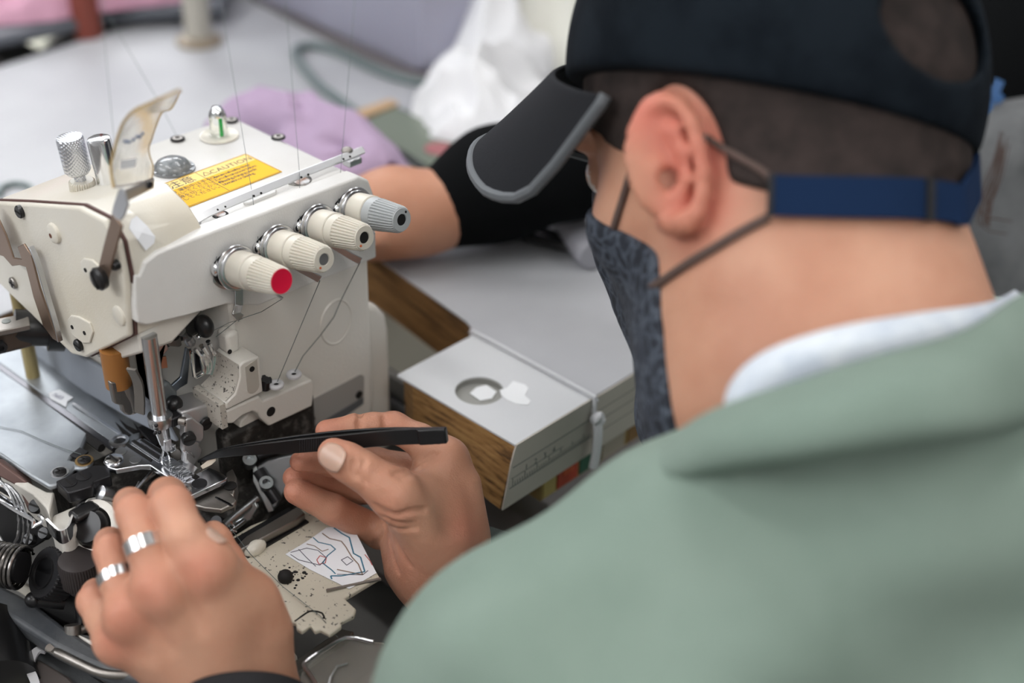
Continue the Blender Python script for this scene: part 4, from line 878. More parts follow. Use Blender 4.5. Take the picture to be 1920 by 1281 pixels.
# paper scraps
def flat_thing(name, pts, z, h, m, label, cat, group=None):
    bm = NB(); prism(bm, pxz(z, pts) if not isinstance(pts[0], Vector) else pts, (0, 0, h)); o = obj(name, bm, m, None, smooth=False); tag(o, label, cat, group); return o
whitep = mat('bright_white_paper', (.82, .84, .86), .6)
flat_thing('paper_scrap', [(937, 732), (950, 728), (962, 715), (985, 722), (991, 729), (984, 742), (995, 752), (990, 760), (968, 758), (950, 750), (940, 742)], .0001, .0003, whitep, 'small torn white paper stuck beside the round hole in the leaf', 'paper')
zz = -.019
hcx = V3((hc.x+.0035, hc.y-.0040, zz))
flat_thing('paper_scrap', [QZ(-.0036, *p) for p in ((881, 738), (893, 727), (912, 722), (931, 735), (922, 748), (900, 752))], 0, .0003, whitep, 'white paper scrap lying inside the round hole of the leaf', 'paper')
# cord round the joint with a knot hanging at the front
cordm = mat('white_cord', (.66, .67, .70), .7, bump=.6, bscale=900)
cord = thing('string', V3((.2265, -.07, 0)), 'white cord tied over the joint between leaf and table, knotted at the front', 'cord')
bm = NB(); tube(bm, [V3((.2265, -.018, -.02)), V3((.2265, -.0175, -.002)), V3((.2265, -.0200, .0010)), V3((.2265, -.07, .0012)), V3((.2262, -.119, .0012)), V3((.2262, -.1222, -.001)), V3((.2255, -.1226, -.010))], .0019, 10, smoothk=4, flat=.0014); obj('cord_loop', bm, cordm, cord)
bm = NB(); c = V3((.2260, -.1250, -.0125)); sph(bm, c, .0048, 20, (1, .8, .8)); tube(bm, [c+V3((.0035*math.cos(a), -.002+.001*math.sin(2*a), .0035*math.sin(a))) for a in np.linspace(0, 2*PI, 16)[:-1]], .0016, 8, closed=True); obj('knot', bm, cordm, cord)
bm = NB(); tube(bm, [c, c+V3((-.0015, -.003, -.008)), c+V3((-.003, -.004, -.022)), c+V3((-.005, -.004, -.033))], .0032, 10, smoothk=3, flat=.0022); tube(bm, [c, c+V3((.0012, -.001, -.010)), c+V3((-.001, -.002, -.022))], .0024, 10, smoothk=3); obj('cord_tail', bm, cordm, cord)
# coloured cardboard box on a shelf just under the table edge
bx = thing('thread_box', V3((.27, -.13, -.085)), 'small box with red and green printed panels under the table edge', 'box')
bp_ = [(.192, -.112), (.300, -.112), (.300, -.02), (.192, -.02)]
bm = NB(); prism(bm, [V3((x, y, -.066)) for x, y in bp_], (0, 0, .023)); obj('box_body', bm, mat('kraft_box', (.36, .25, .10), .6), bx, bevel=.001)
cols = [((.194, .205), (.55, .42, .15)), ((.207, .226), (.42, .05, .02)), ((.228, .248), (.02, .10, .06)), ((.250, .272), (.38, .34, .28)), ((.276, .296), (.25, .14, .05))]
for (a, b), c in cols:
    bm = NB(); bb(bm, (a, -.1128, -.064), (b, -.1118, -.045)); obj('printed_panel', bm, mat('panel_%d' % int(a*1000), c, .5), bx, smooth=False)
bm = NB(); bb(bm, (.212, -.1132, -.056), (.221, -.1127, -.050)); obj('red_print', bm, mat('orange_red', (.6, .10, .03), .5), bx, smooth=False)
# machine well: under-tray, floor
floor_m = mat('grey_floor', (.14, .135, .13), .7, col2=(.20, .19, .18), nscale=3)
bm = NB(); bb(bm, (-4, -4, -.80), (6, 6, -.76)); fl = obj('floor', bm, floor_m, None, smooth=False); tag(fl, kind='structure')
tray_m = mat('dark_steel_tray', (.12, .118, .112), .55, .2, col2=(.16, .158, .15), nscale=9)
tr = thing('machine_tray', V3((.10, .06, -.14)), 'dark steel tray the machine sits in, below the table top', 'tray')
bm = NB(); bb(bm, (-.16, -.105, -.125), (.245, .20, -.12)); bb(bm, (.205, -.018, -.125), (.212, .20, -.050)); bb(bm, (-.16, .195, -.125), (.245, .20, -.045)); obj('tray_floor', bm, tray_m, tr, bevel=.001)
bm = NB(); tube(bm, [V3((.205, .18, -.06)), V3((.20, .10, -.065)), V3((.20, .02, -.07)), V3((.19, -.02, -.085))], .006, 12, smoothk=4); obj('tray_hose', bm, blk, tr)
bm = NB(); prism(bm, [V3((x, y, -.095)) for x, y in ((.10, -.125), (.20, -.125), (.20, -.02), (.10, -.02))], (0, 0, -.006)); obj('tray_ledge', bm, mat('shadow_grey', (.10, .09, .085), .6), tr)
# support rail under the bed, zip tie and belt cover at bottom left
rail2 = thing('support_rail', QZ(-.11, 70, 1250), 'dark grey steel support rail below the machine bed, held by a cable tie', 'rail')
bm = NB(); prism(bm, pxz(-.085, [(-60, 1120), (0, 1150), (70, 1195), (215, 1290), (215, 1330), (120, 1330), (60, 1280), (-60, 1200)]), (0, 0, -.010)); obj('rail_plate', bm, sill_m, rail2, bevel=.002)
bm = NB(); prism(bm, pxz(-.082, [(70, 1232), (130, 1268), (160, 1300), (60, 1300), (58, 1262)]), (0, 0, -.006)); obj('rail_bracket', bm, mat('taupe_metal', (.10, .085, .08), .5), rail2, bevel=.002)
bm = NB(); cyl(bm, QZ(-.078, -40, 1190), QZ(-.082, -10, 1300), .024, 28); obj('motor_cover', bm, blk, rail2)
zt = NB(); ribbon(zt, [QZ(-.076, *p) for p in ((88, 1220), (76, 1218), (66, 1224), (58, 1240), (57, 1258), (64, 1275), (70, 1300))], UP, .0015, .0045, smoothk=3); o = obj('cable_tie', zt, whitem, None); tag(o, 'white plastic cable tie looped on the dark rail at lower left', 'cable tie')
sk = NB(); prism(sk, pxz(-.084, [(-40, 1268), (20, 1256), (52, 1262), (64, 1300), (-40, 1320)]), (0, 0, -.004)); o = obj('paper_sheet', sk, mat('cream_card', (.5, .5, .42), .6), None, smooth=False); tag(o, 'pale card edge at the lower left corner under the rail', 'card')
# ------------------------------------------------------------------ background on and behind the table
def q0(px, py): return QZ(0, px, py)
post = thing('stand_pole', q0(375, 80), 'cream pole with a round flange rising from the table behind the machine', 'pole')
polem = mat('cream_pole', (.42, .40, .35), .5)
c = q0(374, 80)
bm = NB(); cyl(bm, c, c+UP*.6, .0125, 24); obj('pole', bm, polem, post)
bm = NB(); lathe(bm, c, UP, [(0, .022), (.004, .022), (.008, .014)], 32); obj('flange', bm, mat('worn_flange', (.30, .25, .19), .5, .2), post)
# grey storage bin
binm = mat('lilac_grey_plastic', (.38, .38, .47), .5, sss=.05)
c0 = q0(790, 152); vx = (q0(500, 18)-c0); vx.z = 0; L1 = .36; vx = vx.normalized(); vy = (q0(960, 118)-c0).normalized()
bn = thing('storage_bin', c0, 'large lilac-grey plastic bin on the table behind the machine', 'bin')
bot = [c0, c0+vx*L1, c0+vx*L1+vy*.26, c0+vy*.26]; fl_ = .10
cen = sum(bot, V3())/4
bm = NB(); loft(bm, [[p.lerp(cen, k)+UP*z for p in bot] for z, k in ((.001, .06), (.012, .0), (.34, -fl_))]); b_ = obj('bin_body', bm, binm, bn, bevel=.012, seg=4)
bm = NB(); loft(bm, [[p.lerp(cen, -fl_-.03)+UP*z for p in bot] for z in (.33, .35)]); obj('bin_rim', bm, binm, bn, bevel=.006)
sheetm = mat('brown_grey_sheet', (.16, .145, .15), .7)
bm = NB(); prism(bm, [q0(*p)+UP*.0015 for p in ((470, 0), (500, -30), (900, -60), (1010, 110), (872, 158), (800, 166), (740, 150))], (0, 0, .004)); o = obj('under_bin_sheet', bm, sheetm, None, smooth=False); tag(o, 'dark brown-grey sheet under the lilac-grey bin', 'mat')  # flat dark sheet under the bin and past its front edges
# cable
cabm = mat('green_grey_cable', (.14, .18, .18), .5)
def cable(pts, r, label, m=cabm, z=None):
    bm = NB(); tube(bm, [q0(*p)+UP*(r*1.1 if len(p) < 3 else 0) for p in pts], r, 10, smoothk=6); o = obj('cable', bm, m, None); tag(o, label, 'cable'); return o
cable([(690, 232), (660, 215), (628, 190), (600, 170), (575, 143), (558, 120), (556, 102), (572, 94), (600, 95), (640, 108), (690, 132), (740, 152), (790, 163), (850, 160), (900, 150)], .0040, 'grey-green cable looped on the table in front of the bin')
cable([(0, 372), (4, 358), (25, 350), (48, 352), (60, 360), (66, 380)], .0022, 'short grey cable loop at the left edge behind the machine head')
# tray with green glass
tg = thing('display_tray', q0(780, 260), 'flat tablet with a grey-green screen and wooden end lying behind the machine', 'tablet')
gp = [(737, 222), (905, 296), (918, 352), (842, 335), (800, 352), (684, 262)]
gp = [(676, 248), (740, 218), (925, 300), (835, 350)]
bm = NB(); prism(bm, [q0(*p)+UP*.001 for p in ((664, 230), (736, 208), (936, 300), (838, 364))], (0, 0, .006)); obj('tray_body', bm, mat('dark_frame', (.05, .06, .06), .5), tg, bevel=.002)
bm = NB(); prism(bm, [q0(*p)+UP*.0072 for p in ((668, 229), (732, 207), (748, 214), (684, 240))], (0, 0, .004)); obj('wooden_end', bm, mat('light_wood', (.50, .34, .20), .5), tg, bevel=.001)
bm = NB(); prism(bm, [q0(*p)+UP*.0072 for p in gp], (0, 0, .0012)); obj('screen', bm, mat('grey_green_glass', (.17, .20, .155), .15, spec=.6), tg, smooth=False)
bm = NB(); lathe(bm, q0(824, 297)+UP*.0085, UP, [(0, .012), (.0004, .012)], 32); obj('red_sticker', bm, mat('dusty_red', (.35, .12, .13), .5), tg, smooth=False)
# ------------------------------------------------------------------ cloth
def cloth(name, cx_, cy_, w, h, rot, hfun, m, label, cat, n=110, res_pad=0, base=.0006, shape=None, parent=None, group=None):
    """a heap of fabric: height field with rounded, irregular outline and its own underside"""
    bm = NB(); g = []; ca, sa = math.cos(rot), math.sin(rot)
    for i in range(n+1):
        row = []
        for j in range(n+1):
            u, v = i/n*2-1, j/n*2-1; r = math.hypot(u, v); a = math.atan2(v, u)
            mm_ = max(abs(u), abs(v)); k = mm_/r if r > 1e-6 else 1
            uu, vv = u*k, v*k                          # square -> disc
            rr = math.hypot(uu, vv); edge = 1+.12*noise.noise(V3((math.cos(a)*1.6, math.sin(a)*1.6, cx_*9)))
            x, y = uu*w*edge, vv*h*edge
            z = hfun(x, y, rr)*max(0, 1-rr**4)**.5
            X_, Y_ = cx_+x*ca-y*sa, cy_+x*sa+y*ca
            row.append(bm.verts.new((X_, Y_, max(z, base))))
        g.append(row)
    for i in range(n):
        for j in range(n): bm.faces.new((g[i][j], g[i+1][j], g[i+1][j+1], g[i][j+1]))
    ring = [g[i][0] for i in range(n+1)]+[g[n][j] for j in range(1, n+1)]+[g[i][n] for i in range(n-1, -1, -1)]+[g[0][j] for j in range(n-1, 0, -1)]
    bm.faces.new(ring[::-1])
    o = obj(name, bm, m, parent, angle=180)
    if parent is None: tag(o, label, cat, group)
    return o
def ridged(x, y, s, seed, ang=0, st=1.):
    ca, sa = math.cos(ang), math.sin(ang); a, b = (x*ca+y*sa)*s, (-x*sa+y*ca)*s*st
    return 1-abs(noise.noise(V3((a, b, seed))))*2.4-abs(noise.noise(V3((a*2.1+b, b*2.3-a*.7, seed+5))))*1.3
lilac = mat('lilac_fabric', (.40, .30, .43), .85, bump=.3, bscale=1500)
# lilac sleeve: three soft rolls from behind the oil gauge down to the wrist
so = Solid((.10, .10, -.01), (.42, .34, .11), .0026)
def qz(z, px, py): return QZ(z, px, py)
so.chain([(qz(.025, 400, 232), .008), (qz(.030, 470, 218), .015), (qz(.035, 560, 220), .020), (qz(.032, 640, 262), .021), (qz(.026, 700, 305), .017), (qz(.015, 765, 345), .008)], .02)
so.chain([(qz(.035, 440, 205), .006), (qz(.045, 490, 182), .007), (qz(.05, 550, 178), .007), (qz(.045, 590, 195), .005)], .006)
so.chain([(qz(.050, 560, 205), .008), (qz(.045, 625, 222), .010), (qz(.035, 690, 270), .010), (qz(.018, 750, 325), .007), (qz(.010, 785, 350), .004)], .008)
so.chain([(qz(.02, 560, 290), .018), (qz(.02, 640, 315), .018), (qz(.015, 720, 342), .012)], .015)
so.cone(np.array(qz(.052, 455, 212)), np.array(qz(.056, 560, 190)), .0035, .0045, .004, cut=True)
so.cone(np.array(qz(.050, 520, 235)), np.array(qz(.044, 640, 262)), .003, .005, .005, cut=True)
so.cone(np.array(qz(.040, 600, 280)), np.array(qz(.026, 740, 322)), .004, .004, .005, cut=True)
def ldisp(V):
    out = V.copy()
    for i, v in enumerate(V):
        d = noise.noise(V3((v[0]*30+v[1]*12, v[1]*9-v[0]*9, v[2]*14)))*.008+abs(noise.noise(V3((v[0]*34-v[1]*20, v[0]*14+v[1]*14, 2.)))) *-.010+noise.noise(V3(v*70))*.0015
        out[i, 2] += d; out[i, 2] = max(out[i, 2], .0012)
    return out
o = solid_obj('lilac_cloth', so, lilac, None, disp=ldisp, relax=2); tag(o, 'crumpled lilac fabric lying behind the machine head', 'fabric')
white_f = mat('white_fabric', (.74, .75, .77), .85, bump=.2, bscale=800)
cream_f = mat('offwhite_fabric', (.66, .66, .60), .85, bump=.2, bscale=800)
c = q0(905, 215)
cloth('white_cloth', c.x, c.y, .085, .060, .5, lambda x, y, r: .055*(1-.5*r)+.022*ridged(x, y, 16, 3.1, .5)-.006, white_f, 'crumpled bright white cloth nearest the black cap brim', 'fabric', group=None)
c = q0(935, 130)
cloth('white_cloth', c.x, c.y, .060, .055, 1.1, lambda x, y, r: .085*(1-.4*r)+.025*ridged(x, y, 14, 8.3, 1.2)-.006, white_f, 'white cloth peaked in a fold beside the bin corner', 'fabric')
c = q0(1080, 60)
cloth('white_cloth', c.x, c.y, .15, .12, .2, lambda x, y, r: .13*(1-.5*r)+.04*ridged(x, y, 10, 5.7, .9)-.006, cream_f, 'off-white fabric heap rising behind the man\'s cap', 'fabric')
c = q0(1010, 300)
cloth('white_cloth', c.x, c.y, .10, .05, .4, lambda x, y, r: .035*(1-.5*r)+.012*ridged(x, y, 18, 15.7, .9)-.006, white_f, 'low white cloth between the tablet and the cap brim', 'fabric')
# papers, scissors and tube in front of the mask
flat_thing('paper_sheet', [q0(985, 372)+UP*.002, q0(1120, 350)+UP*.002, q0(1128, 462)+UP*.002, q0(1045, 452)+UP*.002, q0(938, 425)+UP*.002], 0, .0012, whitep, 'white paper sheet lying by the black cuff', 'paper')
sc_ = thing('thread_snips', q0(1000, 450), 'black-handled metal snips lying on the table below the black cuff', 'snips')
bm = NB(); tube(bm, [q0(*p)+UP*.006 for p in ((925, 428), (980, 440), (1050, 462), (1110, 490))], [.003, .004, .005, .006], 10, smoothk=3); obj('handle', bm, blk, sc_)
bm = NB(); tube(bm, [q0(*p)+UP*.006 for p in ((935, 438), (990, 458), (1060, 475), (1105, 488))], [.003, .004, .004, .004], 10, smoothk=3); obj('handle', bm, blk, sc_)
bm = NB(); prism(bm, [q0(*p)+UP*.004 for p in ((930, 432), (985, 444), (1062, 470), (1055, 476), (985, 456), (935, 440))], (0, 0, .004)); obj('blade', bm, mat('taupe_steel', (.45, .40, .40), .4, .5), sc_, bevel=.001)
tb = NB(); lathe(tb, q0(1112, 508)+UP*.012, (QZ(.012, 1055, 405)-q0(1112, 508)-UP*.012), [(0, .010), (.002, .0115), (.10, .0115), (.102, .010)], 28); o = obj('grey_tube', tb, mat('silver_grey', (.38, .38, .42), .4), None); tag(o, 'light grey tube lying between the cuff and the patterned mask', 'tube')
# far table with pink cloth, dark frame, brown post, pale block for the floor patch
pink = mat('pink_fabric', (.60, .33, .44), .85)
def far(px, py, d): return P(px, py, d)
ft_ = thing('far_table', P(120, 40, 2.0)-UP*.02, 'grey-edged table far at the upper left carrying pink cloth', 'table')
pz = .02
def qf(px, py, z=pz): return QZ(z, px, py)
bm = NB(); prism(bm, [qf(-500, 50), qf(-20, 74), qf(150, 36), qf(200, 22), qf(420, 12), qf(430, -160), qf(-500, -200)], (0, 0, -.012)); obj('table_top', bm, mat('slate_grey', (.10, .11, .13), .5), ft_, bevel=.004)
bm = NB()
for p in ((60, 60), (330, 20)): q = qf(*p); bb(bm, (q.x-.02, q.y+.02, -.76), (q.x+.02, q.y+.06, -.01))
obj('table_legs', bm, blkm, ft_)
o = None
q1, q2 = qf(55, 5), qf(275, -8)
cloth('pink_cloth', q1.x, q1.y, .17, .06, -.95+.55, lambda x, y, r: pz+.03*(1-.4*r)+.02*ridged(x, y, 9, 2.2, .3, 3), pink, 'pink fabric heap on the far table at the top left corner', 'fabric', base=pz+.0006)
cloth('pink_cloth', q2.x, q2.y, .085, .04, -.4, lambda x, y, r: pz+.018*(1-.4*r)+.012*ridged(x, y, 9, 12.2, .3, 3), pink, 'pink fabric right of the red-brown post at the top edge', 'fabric', base=pz+.0006)
q = q0(170, 66)
bm = NB(); cyl(bm, q+V3((0, 0, -.3)), q+V3((-.006, 0, .5)), .0135, 20); o = obj('wooden_post', bm, mat('red_brown_wood', (.20, .045, .030), .5), None); tag(o, 'red-brown wooden post standing between the two tables', 'post')
q = QZ(-.3, 20, 108)
bm = NB(); bb(bm, (q.x-.5, q.y-.12, -.72), (q.x+.09, q.y+.22, -.3)); o = obj('pale_block', bm, mat('pale_cream', (.62, .62, .52), .6), None, bevel=.01); tag(o, 'pale cream block on the floor left of the table edge', 'crate')  # block that shows as the pale patch of floor
q = q0(450, 8)
bm = NB(); bb(bm, (q.x+.15, q.y+.12, -.7), (q.x+.75, q.y+.5, -.02)); o = obj('cream_cabinet', bm, mat('cream_cabinet_paint', (.62, .60, .50), .6), None, bevel=.01); tag(o, 'pale cream cabinet behind the table between pole and bin', 'cabinet')
q = q0(235, 40)
bm = NB(); sph(bm, q+V3((.05, .10, -.12)), .14, 24, (1, .6, .6)); o = obj('black_bag', bm, blk, None); tag(o, 'black bag in the gap beyond the table by the post', 'bag')
q = q0(5, 575)
bm = NB(); bb(bm, (.035, .205, -.06), (.05, .2145, -.01)); o = obj('blue_clip', bm, mat('cyan_plastic', (.01, .25, .40), .4), None, bevel=.001); tag(o, 'small bright blue clip below the left lever of the machine', 'clip')
# ------------------------------------------------------------------ room
wallm = mat('pale_wall', (.55, .55, .55), .8)
for nm, lo_, hi_ in (('wall_back', (-4, 5.8, -.8), (6, 6, 2.6)), ('wall_front', (-4, -4, -.8), (6, -3.8, 2.6)), ('wall_left', (-4, -4, -.8), (-3.8, 6, 2.6)), ('wall_right', (5.8, -4, -.8), (6, 6, 2.6))):
    bm = NB(); bb(bm, lo_, hi_); o = obj(nm, bm, wallm, None, smooth=False); tag(o, kind='structure')
bm = NB(); bb(bm, (-4, -4, 2.5), (6, 6, 2.6)); o = obj('ceiling', bm, mat('white_ceiling', (.75, .75, .75), .8), None, smooth=False); tag(o, kind='structure')
lampm = mat('lamp_diffuser', (1, 1, 1), .5, emit=(1, .98, .96, 9.0))
for i, x in enumerate((-2.6, -.7, 1.2, 3.1)):
    for j, y in enumerate((-2.2, .3, 2.8)):
        t = thing('ceiling_lamp', V3((x, y, 2.5)), 'long white ceiling lamp above the workshop, out of the photo', 'lamp', 'ceiling lamps of the workshop')
        bm = NB(); bb(bm, (x-.16, y-.8, 2.44), (x+.16, y+.8, 2.5)); obj('lamp_housing', bm, whitem, t, smooth=False)
        bm = NB(); bb(bm, (x-.14, y-.78, 2.432), (x+.14, y+.78, 2.439)); obj('lamp_diffuser', bm, lampm, t, smooth=False)
# ------------------------------------------------------------------ people
def skinmat(name, c1, c2, sc=26):
    m = mat(name, c1, .46, sss=.12, spec=.35); n, l, b = nodes_of(m)
    tc = n.new('ShaderNodeTexCoord')
    no = n.new('ShaderNodeTexNoise'); no.inputs['Scale'].default_value = sc; no.inputs['Detail'].default_value = 5
    l.new(tc.outputs['Object'], no.inputs['Vector'])
    r = n.new('ShaderNodeValToRGB'); e = r.color_ramp.elements; e[0].position = .38; e[1].position = .68
    e[0].color = (*c1, 1); e[1].color = (*c2, 1)
    l.new(no.outputs['Fac'], r.inputs['Fac']); l.new(r.outputs['Color'], b.inputs['Base Color'])
    n2 = n.new('ShaderNodeTexNoise'); n2.inputs['Scale'].default_value = 260; n2.inputs['Detail'].default_value = 4
    v = n.new('ShaderNodeTexVoronoi'); v.inputs['Scale'].default_value = 620; v.feature = 'DISTANCE_TO_EDGE'
    l.new(tc.outputs['Object'], n2.inputs['Vector']); l.new(tc.outputs['Object'], v.inputs['Vector'])
    ad = n.new('ShaderNodeMath'); ad.operation = 'MULTIPLY_ADD'; ad.inputs[1].default_value = .6
    l.new(v.outputs['Distance'], ad.inputs[0]); l.new(n2.outputs['Fac'], ad.inputs[2])
    bp = n.new('ShaderNodeBump'); bp.inputs['Strength'].default_value = .5; bp.inputs['Distance'].default_value = .0008
    l.new(ad.outputs[0], bp.inputs['Height']); l.new(bp.outputs['Normal'], b.inputs['Normal'])
    return m
skin = skinmat('skin', (.475, .232, .150), (.56, .305, .205))
skin2 = skinmat('skin_second_worker', (.50, .24, .15), (.56, .29, .19))
nailm = mat('fingernail', (.50, .32, .25), .35, sss=.2, coat=.1)
def flush(m, red):
    n, l, b = nodes_of(m); at = n.new('ShaderNodeAttribute'); at.attribute_name = 'flush'
    lk = b.inputs['Base Color'].links[0]; src = lk.from_socket
    mx = n.new('ShaderNodeMix'); mx.data_type = 'RGBA'; mx.inputs[7].default_value = (*red, 1)
    l.new(at.outputs['Fac'], mx.inputs[0]); l.new(src, mx.inputs[6]); l.new(mx.outputs[2], b.inputs['Base Color'])
flush(skin, (.58, .13, .10)); flush(skin2, (.58, .15, .10))
def paint_flush(o, spots):
    me = o.data; n = len(me.vertices); co = np.empty(n*3, np.float32); me.vertices.foreach_get('co', co); co = co.reshape(-1, 3)+np.array(wloc(o))
    f = np.zeros(n, np.float32)
    for p, r, a in spots: f = np.maximum(f, a*np.exp(-((co-np.array(p))**2).sum(1)/(r*r)))
    at = me.attributes.new('flush', 'FLOAT', 'POINT'); at.data.foreach_set('value', f)
def J(px, py, d, rpx): return (np.array(P(px, py, d)), rpx*d/2600)
def sample(sol, p):
    f = (np.array(p)-sol.lo)/sol.res; i = np.floor(f).astype(int)
    if (i < 0).any() or (i >= sol.n-1).any(): return 1e3
    t = f-i; s = sol.D[i[0]:i[0]+2, i[1]:i[1]+2, i[2]:i[2]+2]
    s = s[0]*(1-t[0])+s[1]*t[0]; s = s[0]*(1-t[1])+s[1]*t[1]; return float(s[0]*(1-t[2])+s[1]*t[2])
def hit(sol, px, py, d0=.40, d1=1.1, off=.0):
    """first point where the line of sight through a pixel meets the solid, lifted by off"""
    r = rd(px, py); d = d0
    while d < d1:
        v = sample(sol, CAM+r*d)
        if v < off:
            a, b = d-.004, d
            for _ in range(12):
                m = (a+b)/2
                if sample(sol, CAM+r*m) < off: b = m
                else: a = m
            return Vector(CAM+r*b)
        d += max(.0007, min(v-off, .02)) if v < 900 else .004
    return None
def bounds(js, pad=.02):
    a = np.array([j[0] for j in js]); r = max(j[1] for j in js)+pad; return a.min(0)-r, a.max(0)+r

# ---- right hand, holding the tweezers
RT = dict(
    thumb=[J(800, 972, .747, 52), J(742, 926, .724, 44), J(704, 900, .718, 37), J(677, 882, .716, 36), J(650, 866, .716, 35), J(626, 852, .718, 31)],
    index=[J(836, 862, .756, 38), J(788, 826, .764, 30), J(738, 801, .766, 28), J(700, 799, .762, 24), J(668, 801, .759, 24), J(612, 808, .753, 21)],
    middle=[J(830, 892, .782, 34), J(702, 868, .785, 28), J(625, 868, .770, 25), J(563, 866, .758, 20)],
    ring=[J(815, 932, .800, 34), J(668, 915, .802, 28), J(598, 897, .785, 25), J(552, 896, .772, 22)],
    pinky=[J(785, 985, .805, 34), J(712, 998, .794, 30), J(625, 956, .775, 28), J(557, 922, .766, 25)])
RP = [J(830, 1075, .768, 80), J(818, 1020, .760, 76), J(814, 962, .757, 72), J(828, 905, .760, 50)]
alljs = sum(RT.values(), [])+RP
lo, hi = bounds(alljs, .012)
def build_hand(fingers, palm_fn, lo, hi, res, k=.009, creases=()):
    pal = Solid(lo, hi, res); palm_fn(pal)
    out = pal.like(); out.D = pal.D.copy()
    for f in fingers.values():
        s = pal.like(); s.chain(f, .0035)
        s.D = smin(s.D, pal.D, k); out.D = np.minimum(out.D, s.D) if out is not None else s.D
    for a, b, r in creases: out.cone(a, b, r, r*.6, .0022, cut=True)
    return out
def rpalm(s):
    s.chain(RP, .012)
    for nme, p in (('index', RP[2]), ('middle', RP[2]), ('ring', RP[1]), ('pinky', RP[1])):
        s.cone(RT[nme][0][0], p[0], RT[nme][0][1]*.95, p[1]*.8, .010)
    s.cone(*[x for x in (RT['thumb'][0][0], RP[1][0])], RT['thumb'][0][1], RP[1][1]*.85, .014)
    s.cone(J(880, 905, .755, 20)[0], J(890, 1010, .757, 24)[0], .0055, .0075, .010)
    s.cone(J(742, 926, .720, 30)[0], J(838, 1030, .742, 30)[0], .0115, .0115, .012)      # thumb metacarpal ridge
    s.cone(J(826, 905, .728, 16)[0], J(850, 975, .728, 14)[0], .0060, .0050, .012, cut=True)  # hollow between thumb and index bones
    a, r = J(778, 1045, .775, 64); s.cone(a, J(748, 1000, .780, 45)[0], r, J(748, 1000, .78, 42)[1], .012)
    s.cone(J(800, 898, .748, 26)[0], J(778, 930, .74, 34)[0], .0075, .010, .010)      # web between thumb and index
    s.cone(RP[0][0], J(905, 1180, .79, 86)[0], RP[0][1], .026, .012)
def surfpts(sol, pts, off=0.0):
    o = [hit(sol, *p, off=off) for p in pts]; return [v for v in o if v is not None]
rh = build_hand(RT, rpalm, lo, hi, .0011)
def crease(sol, pts, r):
    r = .0010+r*.45
    q2 = catmull([V3((p[0], p[1], 0)) for p in pts], 8); pts = [(v.x, v.y) for v in q2]
    q = surfpts(sol, pts, off=.0007)
    q = [np.array(v) for v in q]
    for a, b in zip(q, q[1:]):
        if np.linalg.norm(a-b) < .02: sol.cone(a, b, r, r, .0016, cut=True)
for pts, r in (([(668, 898), (661, 882), (665, 864)], .0007), ([(686, 906), (678, 886), (684, 862)], .0007),
               ([(675, 776), (674, 790), (675, 806)], .0009), ([(722, 778), (722, 792), (724, 808)], .0010),
               ([(712, 955), (740, 968), (770, 960), (800, 956)], .0009), ([(716, 972), (745, 984), (775, 985)], .0007), ([(718, 985), (748, 996), (780, 992)], .0005),
               ([(740, 888), (765, 878), (790, 862), (812, 850)], .0010), ([(752, 896), (775, 884), (800, 868), (822, 852)], .0007),
               ([(714, 1000), (704, 1018), (696, 1030)], .0012), ([(726, 1010), (735, 1045), (745, 1075)], .0007), ([(735, 1005), (752, 1040), (770, 1065)], .0006),
               ([(722, 968), (712, 962), (704, 950)], .0010)):
    crease(rh, pts, r)
# ---- left hand, resting on the machine, two rings
LT = dict(
    index=[J(386, 1064, .657, 48), J(350, 1010, .655, 40), J(322, 950, .664, 39), J(314, 930, .690, 34), J(318, 945, .722, 27), J(322, 965, .735, 22)],
    middle=[J(302, 1108, .653, 45), J(272, 1025, .657, 35), J(252, 962, .668, 34), J(244, 945, .694, 29), J(250, 960, .722, 24)],
    ring=[J(246, 1152, .658, 41), J(222, 1090, .664, 33), J(208, 1034, .676, 31), J(206, 1018, .698, 27), J(218, 1035, .722, 22)],
    pinky=[J(222, 1200, .668, 38), J(194, 1160, .678, 32), J(176, 1128, .686, 30), J(180, 1112, .704, 25), J(196, 1125, .724, 20)],
    thumb=[J(470, 1165, .695, 46), J(446, 1092, .704, 36), J(424, 1048, .708, 30), J(407, 1012, .706, 26), J(400, 998, .708, 22)])
LW = J(462, 1345, .700, 92)
LPm = [J(415, 1140, .676, 62), J(345, 1170, .672, 62), J(290, 1195, .676, 56)]
